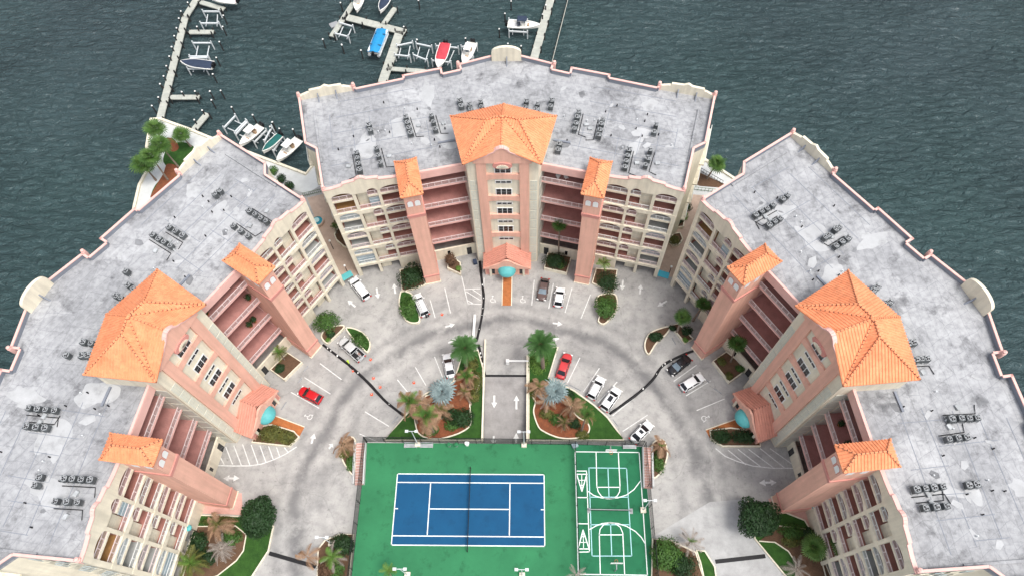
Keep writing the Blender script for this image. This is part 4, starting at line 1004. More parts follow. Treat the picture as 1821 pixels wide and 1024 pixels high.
ws = [((1012, 683), (1033, 694), 'by the red sedan'), ((1090, 745), (1099, 757), 'left of the white sedan near the court'), ((540, 660), (548, 650), 'nearest the salmon pillar of the left block'), ((530, 680), (537, 671), 'beside the small red car'), ((500, 728), (509, 714), 'at the empty bay by the left entrance'), ((1250, 668), (1261, 680), 'ahead of the small white car'), ((1270, 690), (1283, 699), 'at the empty bay before the right entrance'), ((1195, 600), (1202, 612), 'by the planter of the right block'), ((697, 752), (708, 740), 'at the empty bay above the court corner'), ((1298, 716), (1304, 730), 'nearest the right entrance dome')]
for a, b, lab in ws:
    a, b = g(*a), g(*b); c = (a+b)/2; L = (b-a).length/2
    o = MB().add([(-L, -.1, 0), (L, -.1, 0), (L, .1, 0), (-L, .1, 0), (-L+.05, -.06, .13), (L-.05, -.06, .13), (L-.05, .06, .13), (-L+.05, .06, .13)], [(3, 2, 1, 0), (4, 5, 6, 7), (0, 1, 5, 4), (1, 2, 6, 5), (2, 3, 7, 6), (3, 0, 4, 7)]).build('wheel_stop', 'grey')
    o.location = (c.x, c.y, 0); o.rotation_euler = (0, 0, math.atan2(b.y-a.y, b.x-a.x)); tag(o, 'grey concrete wheel stop '+lab, 'wheel stop', 'wheel stops')

# black barrier tubes lying across the drive
def barrier(px, lab, r=0.21):
    P = smooth_open([g(x, y, 0.2) for x, y in px], 5)
    mb = MB(); rings = []
    for i, p in enumerate(P):
        d = P[min(i+1, len(P)-1)]-P[max(i-1, 0)]; d.z = 0; d.normalize(); n = Vector((-d.y, d.x, 0)); rv = r*random.uniform(0.85, 1.15)
        rings.append([Vector((p.x, p.y, 0))+n*rv*math.cos(a)*1.1+Vector((0, 0, 0.004+rv*0.9*max(0, math.sin(a)))) for a in [PI*k/6 for k in range(7)]])
    mb.loft(rings); t = thing('barrier_tube', P[0]*1.0, 0, lab, 'barrier', 'black barrier tubes'); t.location.z = 0
    mb.build('tube', 'dark', t, off=t.location, smooth=True)
    mb = MB()
    for k in sorted(random.sample(range(2, len(P)-2), min(5, len(P)//3))):
        p = P[k]; e_ = random.uniform(0.04, 0.11); mb.box(p.x-e_, p.x+e_, p.y-e_*1.6, p.y+e_*1.6, 0.18, 0.25)
        mb.build('white_patch', 'white', t, off=t.location); mb = MB()
barrier([(853, 464), (857, 500), (860, 530), (857, 560), (851, 590), (847, 606)], 'black barrier tube curving down from the middle entrance')
barrier([(574, 612), (600, 632), (625, 652), (655, 680), (685, 712), (718, 738)], 'black barrier tube running past the left silver pickup')
barrier([(1235, 622), (1205, 634), (1178, 650), (1160, 675), (1130, 702), (1084, 735)], 'black barrier tube running from the right pillar to the lawn island')
barrier([(851, 612), (857, 640), (863, 667)], 'short black barrier tube beside the left date palm', 0.2)
p = g(844, 580); t = thing('parking_gate', (p.x, p.y, 0), 0, 'tall white gate arm lying upright beside the black barrier', 'gate arm')
a, b = g(841.5, 602, .5), g(844.5, 559, .5); MB().bar(a, b, 0.42, 0.12).build('arm', 'white', t, off=t.location); MB().box(-0.2, 0.2, -2.4, -2.0, 0, 0.5).build('stand', 'grey', t)
p = g(903, 645); t = thing('parking_gate', (p.x, p.y, 0), 0, 'white gate arm across the top of the garage ramp', 'gate arm')
MB().box(0, 3.6, -0.13, 0.13, 0.9, 1.08).build('arm', 'white', t); MB().box(-0.3, 0.25, -0.3, 0.3, 0, 1.15).build('gate_box', 'white', t)
for (a, b, lab) in (((697, 978), (1012, 1000), 'left'),):
    pass
for pts, lab in ((((478.5, 983), (562, 1007)), 'black trench drain across the lower left drive'), (((1272, 998), (1361, 988)), 'black trench drain across the lower right drive')):
    a, b = g(*pts[0]), g(*pts[1]); c = (a+b)/2; o = MB().box(-(b-a).length/2, (b-a).length/2, -0.3, 0.3, 0, 0.02).build('trench_drain', 'dark'); o.location = c; o.rotation_euler = (0, 0, math.atan2(b.y-a.y, b.x-a.x)); tag(o, lab, 'drain')
for i, (px, lab) in enumerate((((786, 559), 'by the white work truck'), ((659, 639), 'behind the loaded silver pickup'), ((628, 659), 'beside the worker in lime'), ((664, 672), 'upper one left of the dark barrier bend'), ((676, 688), 'right of the left black barrier'), ((661, 701), 'left of the left black barrier'), ((736, 680), 'between the stall lines left of the white sedan'))):
    p = g(*px); t = thing('traffic_cone', (p.x, p.y, 0), random.random(), 'orange traffic cone '+lab, 'traffic cone', 'traffic cones')
    MB().box(-0.22, 0.22, -0.22, 0.22, 0, 0.05).build('base', 'orange', t); MB().lathe((0, 0, 0.05), [(0.15, 0), (0.04, 0.5)], 12).build('cone', 'orange', t); MB().lathe((0, 0, 0.05), [(0.107, 0.24), (0.075, 0.36)], 12).build('reflective_band', 'white', t)

# ------------------------------------------------------------------ rooftop air conditioners
def ac_proto():
    t = thing('air_conditioner', (0, 0, 0))
    mb = MB().box(-0.42, 0.42, -0.42, 0.42, 0.32, 1.12); mb.build('casing', 'ac', t)
    MB().lathe((0.08, 0.1, 1.15), [(0.13, 0), (0.13, 0.05), (0.03, 0.07)], 8).build('fan_motor', 'grey', t)
    mb = MB()
    for k in range(5): mb.box(-0.435, 0.435, -0.435, 0.435, 0.42+k*0.14, 0.45+k*0.14)
    MB().tube([(0.37*math.cos(k*PI/8), 0.37*math.sin(k*PI/8), 1.14) for k in range(17)], 0.04, 5, False).build('fan_ring', 'ring', t)
    MB().lathe((0, 0, 1.124), [(0.35, 0), (0.35, 0.012), (0.02, 0.012)], 16).build('fan_well', 'dark', t)
    mb = MB()
    for k in range(4):
        a = k*PI/2; mb.add([(0.05*math.cos(a), 0.05*math.sin(a), 1.15), (0.33*math.cos(a), 0.33*math.sin(a), 1.15), (0.33*math.cos(a+0.55), 0.33*math.sin(a+0.55), 1.17)], [(0, 1, 2)])
    mb.build('fan_blades', 'grey', t, recalc=False)
    for x in (-0.36, 0.36):
        MB().box(x-0.04, x+0.04, -0.5, 0.5, 0.2, 0.31).build('stand_rail', 'ring', t)
        for y in (-0.45, 0.45): MB().box(x-0.035, x+0.035, y-0.035, y+0.035, 0.0, 0.2).build('leg', 'metal_w', t)
    return t
acp = ac_proto(); ac_used = [False]
ORD = ['first', 'second', 'third', 'fourth']
AC = [
 ('C', (655.8, 221.7), (658, 231), 2, 'small pair at the far left of the middle roof'), ('C', (721.5, 208), (729.7, 235), 4, 'left row of the pair left of the middle tower'), ('C', (767, 204), (774, 229), 3, 'row next to the middle tower on its left'),
 ('C', (633.6, 271), (639, 301.5), 4, 'front left row of the middle roof'), ('C', (669, 263), (676, 289), 3, 'front row near the left pillar of the middle roof'), ('C', (817.6, 178), (820, 186.6), 2, 'pair farthest left behind the middle tower'),
 ('C', (835, 186), (837, 194), 2, 'pair second from left behind the middle tower'), ('C', (855, 181), (856.5, 189.5), 2, 'pair third from left behind the middle tower'), ('C', (936, 180), (934, 189), 2, 'pair fourth from left behind the middle tower'),
 ('C', (956, 184), (954, 193), 2, 'pair fifth from left behind the middle tower'), ('C', (981, 178), (979.5, 188), 2, 'pair farthest right behind the middle tower'), ('C', (1029, 198), (1022, 227.6), 4, 'row next to the middle tower on its right'),
 ('C', (1072, 211), (1065, 240), 4, 'right row of the pair right of the middle tower'), ('C', (1167, 221.7), (1164, 233), 2, 'small pair at the far right of the middle roof'), ('C', (1119, 265), (1112, 296), 4, 'front row near the right pillar of the middle roof'),
 ('C', (1156.6, 267), (1148.6, 293), 3, 'front right row of the middle roof'), ('C', (995, 255.7), (992.6, 265), 2, 'pair in the front corner right of the middle tower'),
 ('L', (390, 338), (381.7, 345), 2, 'upper pair near the tip of the left roof'), ('L', (442.6, 373), (473, 393), 4, 'row nearest the upper end of the left roof'), ('L', (414, 400), (440, 418), 3, 'row above the upper pillar of the left roof'),
 ('L', (299.7, 402.6), (322.6, 416.6), 3, 'right row of the two above the left tower'), ('L', (270.4, 416), (302, 436), 4, 'left row of the two above the left tower'), ('L', (223.5, 482), (223.5, 482), 1, 'single above the left tower roof edge'),
 ('L', (227, 505.5), (235, 511.6), 2, 'pair touching the left tower eave'), ('L', (205, 524), (214.6, 529), 2, 'pair just left of the left tower peak'), ('L', (146.5, 606), (160.7, 609), 2, 'upper pair left of the left tower'),
 ('L', (117, 630), (117, 630), 1, 'single left of the left tower'), ('L', (144.7, 630), (155, 630), 2, 'lower pair left of the left tower'), ('L', (49.5, 724), (95, 728), 4, 'upper row in the middle of the left roof'),
 ('L', (45, 756), (79, 759.5), 3, 'lower row in the middle of the left roof'), ('L', (68.5, 847), (62, 862), 2, 'pair lower down on the left roof'), ('L', (113, 849.6), (160, 852), 4, 'row beside the lower left pillar'), ('L', (98, 890), (137, 892), 3, 'lowest row on the left roof'),
 ('R', (1400.5, 347), (1393, 353), 2, 'upper pair near the tip of the right roof'), ('R', (1375, 364), (1345, 381), 4, 'upper row nearest the front of the right roof'), ('R', (1388, 386.7), (1368.8, 399.4), 3, 'row below the uppermost on the right roof'),
 ('R', (1493, 402.7), (1487, 407), 2, 'pair at the right of the upper right roof'), ('R', (1474, 417.5), (1467.8, 421.8), 2, 'boxy pair between others on the right roof'), ('R', (1508, 423), (1488, 435.7), 3, 'row above the right tower'),
 ('R', (1561, 509), (1553.7, 515), 2, 'upper pair right of the right tower peak'), ('R', (1583, 536), (1575.7, 540.6), 2, 'second pair right of the right tower peak'), ('R', (1617, 609), (1625, 607.7), 2, 'pair at the right tower eave corner'),
 ('R', (1630, 637), (1650, 636), 3, 'row below the right tower eave corner'), ('R', (1694.7, 743), (1740, 741), 4, 'upper row in the middle of the right roof'), ('R', (1688, 779.8), (1721.5, 775), 3, 'lower row in the middle of the right roof'),
 ('R', (1631.5, 868.8), (1677, 864), 4, 'row right of the lower right pillar'), ('R', (1647.6, 901.7), (1684.6, 898), 3, 'lowest row on the right roof'), ('R', (1725.6, 861), (1738, 859.7), 2, 'pair at the far right lower roof')]
pipe_parent = dict(C=bld, L=bL, R=bR)
for b, a0, a1, n, lab in AC:
    p0, p1 = g(*a0, 27.1), g(*a1, 27.1); ang = math.atan2(p1.y-p0.y, p1.x-p0.x) if n > 1 else TH[b]
    for i in range(n):
        t = acp if not ac_used[0] else copy_tree(acp); ac_used[0] = True
        p = p0+(p1-p0)*(i/max(1, n-1)); t.location = (p.x, p.y, 26.0); t.rotation_euler = (0, 0, ang+random.uniform(-0.04, 0.04))
        s_ = random.uniform(0.82, 1.04); t.scale = (s_, s_, random.uniform(0.85, 1.1))
        tag(t, ('%s of the %d roof condensers, ' % (ORD[i], n) if n > 1 else 'roof condenser, ')+lab, 'air conditioner', 'rooftop air conditioners')
    if n > 2:   # refrigerant lines beside the row
        Mi = Matrix.Rotation(-TH[b], 4, 'Z') @ Matrix.Translation(-wl(b, 0, 55))
        d = (p1-p0).normalized(); nn = Vector((-d.y, d.x, 0))*random.choice((-0.75, 0.75))
        q = [Mi @ Vector((x.x, x.y, 26.12)) for x in (p0+nn-d*0.5, p1+nn+d*0.4, p1+nn*2.6+d*0.7)]
        MB().tube(q, 0.06, 5).build('refrigerant_line', 'dark', pipe_parent[b])
        c = (p0+p1)/2+nn*2.2; q = Mi @ Vector((c.x, c.y, 26.0))
        MB().box(q.x-0.35, q.x+0.35, q.y-0.25, q.y+0.25, 26.0, 26.35).build('pipe_box', 'ring', pipe_parent[b])
# ------------------------------------------------------------------ docks, pilings, lifts
DZ = -0.3
def dock(name, pts, wdt, lab, grp='docks'):
    wdt *= 1.28
    P = [g(x, y, DZ) for x, y in pts]; t = thing('dock', (P[0].x, P[0].y, 0), 0, lab, 'dock', grp)
    for a, b in zip(P, P[1:]):
        L = (b-a).length; d = (b-a)/L; n = Vector((-d.y, d.x, 0))
        MB().bar(a-d*0.2+Vector((0, 0, -0.12)), b+d*0.2+Vector((0, 0, -0.12)), wdt, 0.24).build('deck', 'dock', t, off=t.location)
        k = max(1, int(L/4.0)); lines = MB()
        for i in range(int(L/1.2)):
            c = a+d*(i*1.2); lines.bar(c-n*(wdt/2-0.02)+Vector((0, 0, 0.004)), c+n*(wdt/2-0.02)+Vector((0, 0, 0.004)), 0.05, 0.012)
        lines.build('plank_joints', 'grey', t, off=t.location)['kind'] = 'stuff'
        for i in range(k+1):
            for s in (-1, 1):
                c = a+d*(L*i/k)+n*s*(wdt/2+0.05)
                MB().tube([(c.x, c.y, -3.0), (c.x, c.y, 0.35)], 0.16, 7).build('pile', 'pile', t, off=t.location)
dock('dock', [(284, 212), (329, 30.5), (352, -6)], 1.25, 'long pale dock walkway running up the left side of the marina')
dock('dock', [(337, 57), (378, 57)], 1.0, 'short finger dock between the two upper empty lifts on the left')
dock('dock', [(357, 4), (397, 16)], 1.0, 'short finger dock below the pink boat at the top left')
dock('dock', [(304, 173), (352.5, 173)], 1.0, 'lowest finger dock on the long left walkway')
dock('dock', [(345, 230), (367.7, 203)], 1.1, 'short stub dock sticking out from the left promenade')
dock('dock', [(680, 146), (711, 56)], 1.6, 'middle dock walkway leading to the blue covered pontoon boat')
dock('dock', [(613.5, 30), (719, 57)], 1.5, 'cross dock at the head of the middle walkway')
dock('dock', [(628, 6), (590, 64)], 1.0, 'left end finger of the middle dock')
dock('dock', [(682, 43), (702, 15)], 1.0, 'upper right finger of the middle dock')
dock('dock', [(690, 122), (756, 127)], 0.9, 'narrow dock along the wall below the empty lifts')
dock('dock', [(948, 110), (980, -4)], 1.4, 'right dock walkway beside the boat with navy canopy')
# breakwater of posts and planks right of the docks
P0, P1 = g(981.5, 112, 0.2), g(1011, -4, 0.2); t = thing('breakwater', (P0.x, P0.y, 0), 0, 'thin post and plank breakwater right of the docks', 'breakwater')
MB().bar(P0, P1, 0.12, 0.35).build('plank', 'dock', t, off=t.location)
for i in range(15):
    p = P0+(P1-P0)*i/14; MB().tube([(p.x-0.2, p.y, -3), (p.x-0.2, p.y, 0.6)], 0.12, 6).build('post', 'pile', t, off=t.location)
for i in range(1, 7):   # rail posts on the promenade edge
    pass
def za(x, y): return (240+x/4.268, y/4.268)
def zb_(x, y): return (500+x/4.267, 60+y/4.267)
def zd(x, y): return (560+x/3.642, y/3.642)
pil = [za(*p) for p in ((348, 88), (333, 142), (315, 215), (298, 275), (278, 358), (260, 430), (238, 503), (217, 580), (190, 640), (177, 740), (128, 805), (400, 22), (640, 320), (617, 440), (590, 565), (568, 695), (650, 690), (580, 762), (733, 815), (893, 875), (1040, 930), (1425, 300), (1568, 340), (470, 205), (665, 205), (355, 700), (455, 695), (510, 840), (450, 912), (670, 120))]
pil += [zb_(*p) for p in ((315, 45), (460, 88), (605, 128), (1030, 48))]+[zd(*p) for p in ((670, 5), (1230, 90), (1193, 190), (1270, 10), (165, 20), (575, 175), (660, 258), (975, 250), (1475, 95), (1495, 35), (1335, 300), (1250, 285))]
pil += [(220+x/4.268, 180+y/4.268) for x, y in ((1128, 160), (1180, 210), (1110, 195), (1283, 215))]
PLAB = ['left of', 'beside', 'off']
near = lambda x, y: ('the long left walkway' if x < 320 else 'the empty left lifts' if x < 400 and y < 130 else 'the lowest left finger dock' if x < 420 else 'the boats by the left block' if y > 195 else 'the middle dock' if x < 720 else 'the covered red boat' if x < 870 else 'the right dock')
cnt = {}; rank = {}
NUMW = ['first', 'second', 'third', 'fourth', 'fifth', 'sixth', 'seventh', 'eighth', 'ninth', 'tenth', 'eleventh', 'twelfth', 'thirteenth']
for k in set(near(x, y) for x, y in pil):
    for i, q in enumerate(sorted([q for q in pil if near(*q) == k])): rank[q] = NUMW[i]
for x, y in pil:
    p = g(x, y, 1.0); k = near(x, y); cnt[k] = cnt.get(k, 0)+1
    t = thing('mooring_pile', (p.x, p.y, WZ), 0, 'white capped dark mooring pile near %s, %s from the left' % (k, rank[(x, y)]), 'piling', 'mooring piles near '+k)
    MB().tube([(0, 0, -1.5), (0, 0, 2.6)], 0.15, 8).build('post', 'pile', t); MB().lathe((0, 0, 2.6), [(0.19, 0), (0.2, 0.06), (0.02, 0.28)], 8).build('cap', 'white', t)
def lift(pa, pb, pc, pd, lab):
    q = [g(*p, 0.3) for p in (pa, pb, pc, pd)]; c = (q[0]+q[1]+q[2]+q[3])/4; t = thing('boat_lift', (c.x, c.y, 0), 0, lab, 'boat lift', 'boat lifts')
    for a, b in ((0, 1), (2, 3)): MB().bar(q[a], q[b], 0.28, 0.3).build('top_beam', 'metal_w', t, off=t.location)
    for u in (0.2, 0.8):
        a = q[0]+(q[1]-q[0])*u; b = q[3]+(q[2]-q[3])*u
        MB().bar(a-Vector((0, 0, 0.9)), b-Vector((0, 0, 0.9)), 0.16, 0.2).build('cradle_beam', 'metal_w', t, off=t.location)
    for p in q: MB().tube([(p.x, p.y, -3), (p.x, p.y, 0.9)], 0.14, 7).build('pile', 'metal_w', t, off=t.location)
lift((361, 21), (390, 21), (390, 42), (357, 42), 'empty white boat lift at the top left below the pink boat')
lift((343, 77), (376, 77), (371, 101), (338, 101), 'empty white boat lift above the navy covered boat')
lift((338, 104), (371, 103), (366, 123), (334, 123), 'white boat lift carrying the navy covered boat')
lift((398, 228), (419, 206), (438, 215), (417, 236), 'empty white boat lift left of the white boat by the left block')
lift((419, 240), (440, 217), (474, 232), (452, 254), 'white boat lift carrying the leftmost white boat by the left block')
lift((470, 252), (484, 226), (503, 242), (486, 270), 'white boat lift carrying the green covered boat')
lift((706, 82), (734, 76), (729, 101), (702, 98), 'empty white boat lift right of the middle dock')
lift((740, 78), (768, 84), (760, 108), (735, 98), 'empty white boat lift left of the red covered boat')
lift((775, 82), (815, 86), (802, 112), (768, 108), 'white boat lift carrying the red covered boat')
lift((604, 41), (628, 48), (620, 66), (596, 60), 'empty white boat lift at the left end of the middle dock')
lift((905, 36), (938, 38), (938, 58), (905, 56), 'white boat lift carrying the boat with navy canopy')
lift((820, 84), (848, 80), (842, 104), (822, 104), 'white boat lift carrying the white boat behind the middle roof')

# ------------------------------------------------------------------ boats
def boat(stern, bow, lab, kind='open', cov=None, wk=0.34, z=0.35):
    a, b = g(*stern, z+0.8), g(*bow, z+0.8); L = (b-a).length; c = (a+b)/2
    t = thing('motor_boat', (c.x, c.y, z), math.atan2(b.y-a.y, b.x-a.x), lab, 'boat', 'boats in the marina'); W_ = L*wk/2
    rings = []
    N_ = 12
    for i in range(N_+1):
        u = i/N_; x = -L/2+L*u; hw = W_*(1-max(0, (u-0.45)/0.55)**2.2)*(0.93+0.07*min(1, u*6)); hw = max(hw, 0.03); sh = 0.85+0.35*u*u
        rings.append([(x, -hw, sh), (x, -hw*0.8, 0.35), (x, 0, 0.02+0.35*max(0, u-0.6)), (x, hw*0.8, 0.35), (x, hw, sh)])
    mb = MB(); n = 5
    vs = [q for r_ in rings for q in r_]; fs = []
    for i in range(N_):
        for k in range(4): fs.append((i*n+k, i*n+k+1, (i+1)*n+k+1, (i+1)*n+k))
    fs.append((0, 1, 2, 3, 4)); mb.add(vs, fs); mb.build('hull', 'gel', t, recalc=True)
    mb = MB()   # gunwale
    for s in (0, 4): mb.tube([rings[i][s] for i in range(N_+1)], 0.1, 6)
    mb.build('gunwale', 'gel', t)
    dk = [(rings[i][0][0], rings[i][0][1]*0.9, rings[i][0][2]-0.3) for i in range(N_+1)]+[(rings[i][4][0], rings[i][4][1]*0.9, rings[i][4][2]-0.3) for i in range(N_, -1, -1)]
    mb = MB()
    for i in range(N_):
        a0, a1 = rings[i], rings[i+1]
        mb.add([(a0[0][0], a0[0][1]*.92, a0[0][2]-.3), (a1[0][0], a1[0][1]*.92, a1[0][2]-.3), (a1[4][0], a1[4][1]*.92, a1[4][2]-.3), (a0[4][0], a0[4][1]*.92, a0[4][2]-.3)], [(0, 1, 2, 3)])
    mb.build('deck', 'gel', t, recalc=False)
    mb = MB()
    for y in (-0.3, 0.3) if L > 5 else (0,):
        mb.box(-L/2-0.55, -L/2-0.05, y-0.2, y+0.2, 0.5, 1.5)
        mb.build('outboard_motor', 'dark' if kind != 'cream' else 'gel', t); mb = MB()
    # fore deck
    mb = MB()
    i0 = 8
    for i in range(i0, N_):
        a0, a1 = rings[i], rings[i+1]; mb.add([a0[0], a1[0], a1[4], a0[4]], [(0, 1, 2, 3)])
    mb.build('foredeck', 'gel', t, recalc=False)
    if cov:
        mb = MB(); rr2 = []
        i1 = N_ if kind == 'full' else 8
        for i in range(0, i1+1):
            r_ = rings[i]; h = r_[0][2]; top = h+(0.55*math.sin(PI*min(1, i/i1*0.9+0.1)) if kind != 'flat' else 0.4)
            rr2.append([(r_[0][0], r_[0][1]*1.03, h-0.02), (r_[0][0], r_[0][1]*0.55, (h+top)/2+0.12), (r_[0][0], 0, top), (r_[0][0], r_[4][1]*0.55, (h+top)/2+0.12), (r_[0][0], r_[4][1]*1.03, h-0.02)])
        vs = [q for r_ in rr2 for q in r_]; fs = [(i*5+k, i*5+k+1, (i+1)*5+k+1, (i+1)*5+k) for i in range(len(rr2)-1) for k in range(4)]+[(0, 1, 2, 3, 4)]
        mb.add(vs, fs).build('canvas_cover', cov, t)
    else:
        MB().box(-0.5, 0.45, -0.45, 0.45, 0.55, 1.6).build('console', 'gel', t)
        MB().add([(0.45, -0.42, 1.5), (0.45, 0.42, 1.5), (0.15, 0.36, 2.0), (0.15, -0.36, 2.0)], [(0, 1, 2, 3)]).build('windscreen', 'glass_w', t, recalc=False)
        MB().box(-1.5, -0.9, -0.5, 0.5, 0.55, 1.15).box(-1.6, -1.45, -0.5, 0.5, 1.15, 1.5).build('seat', 'seatb' if kind != 'navy' else 'navy_cov', t)
        MB().box(0.8, 1.6, -0.35, 0.35, 0.55, 1.0).build('bow_seat', 'seatb', t)
        MB().hexa([(-1.5, -0.85, 2.5), (0.7, -0.8, 2.5), (0.7, 0.8, 2.5), (-1.5, 0.85, 2.5), (-1.4, -0.75, 2.64), (0.55, -0.7, 2.64), (0.55, 0.7, 2.64), (-1.4, 0.75, 2.64)]).build('hard_top', 'navy_cov' if kind == 'navy' else 'gel', t)
        for x, y in ((-1.3, -0.6), (-1.3, 0.6), (0.4, -0.6), (0.4, 0.6)): MB().tube([(x, y, 0.6), (x, y, 2.52)], 0.03, 5).build('top_post', 'metal_w', t)
    return t
boat((421, 2), (376, -2), 'pinkish white boat cut by the top edge at the upper left', 'full', 'pink_cov')
boat((378, 117), (322, 111), 'navy covered boat beside the long left walkway', 'full', 'navy_cov')
boat((642, -14), (634, 21), 'white open boat at the top edge left of the dark covered one', 'open')
boat((692, -14), (676, 22), 'white hulled boat with dark cover at the top edge', 'full', 'navy_cov')
boat((792, 78), (779, 122), 'white boat with red canvas cover behind the middle roof', 'half', 'red_cov')
boat((840, 76), (824, 116), 'white open boat half hidden by the middle roof parapet', 'open')
boat((903, 43), (960, 46), 'white boat with navy canopy moored at the right dock', 'navy', wk=0.32)
boat((463.7, 224.5), (427, 259), 'white boat with hard top, leftmost of three by the left block', 'open')
boat((497.6, 241), (468, 271), 'small boat under green canvas between two white boats', 'full', 'green_cov')
boat((531.6, 248), (493, 287), 'large white boat with hard top, rightmost of three by the left block', 'open')
# pontoon boat with blue cover
a, b = g(664, 96, 0.8), g(681, 53.5, 0.8); c = (a+b)/2; L = (b-a).length
t = thing('pontoon_boat', (c.x, c.y, 0), math.atan2(b.y-a.y, b.x-a.x), 'pontoon boat under a bright blue canvas cover at the middle dock', 'boat', 'boats in the marina')
for y in (-1.1, 1.1): MB().tube([(-L/2, y, 0.2), (L/2-0.6, y, 0.2), (L/2, y, 0.45)], [0.35, 0.35, 0.08], 10).build('pontoon', 'metal_w', t)
MB().box(-L/2+0.1, L/2-0.2, -1.35, 1.35, 0.55, 0.68).build('deck', 'grey', t); MB().box(-L/2+0.2, L/2-0.3, -1.38, 1.38, 0.68, 1.25).build('side_rail', 'gel', t)
rings = [[(x, -1.45, 1.15), (x, -0.7, h), (x, 0, h+0.15), (x, 0.7, h), (x, 1.45, 1.15)] for x, h in ((-L/2+0.1, 1.3), (-L/4, 1.75), (0, 1.85), (L/4, 1.75), (L/2-0.2, 1.3))]
vs = [q for r_ in rings for q in r_]; MB().add(vs, [(i*5+k, i*5+k+1, i*5+k+6, i*5+k+5) for i in range(4) for k in range(4)]+[(0, 1, 2, 3, 4), (24, 23, 22, 21, 20)]).build('canvas_cover', 'blue_cov', t)
for x in (-L/4, L/5): MB().bar((x, -1.5, 1.72), (x, 1.5, 1.72), 0.14, 0.1).build('strap', 'navy_cov', t)
MB().box(-L/2-0.5, -L/2, -0.22, 0.22, 0.5, 1.5).build('outboard_motor', 'dark', t)
# grey swim float
p = g(594, 44, -1.4); o = MB().box(-1.0, 1.0, -0.8, 0.8, WZ-0.2, WZ+0.25).build('swim_float', 'grey'); o.location = (p.x, p.y, 0); o.rotation_euler = (0, 0, R(30)); tag(o, 'small grey float tied at the left end of the middle dock', 'float')

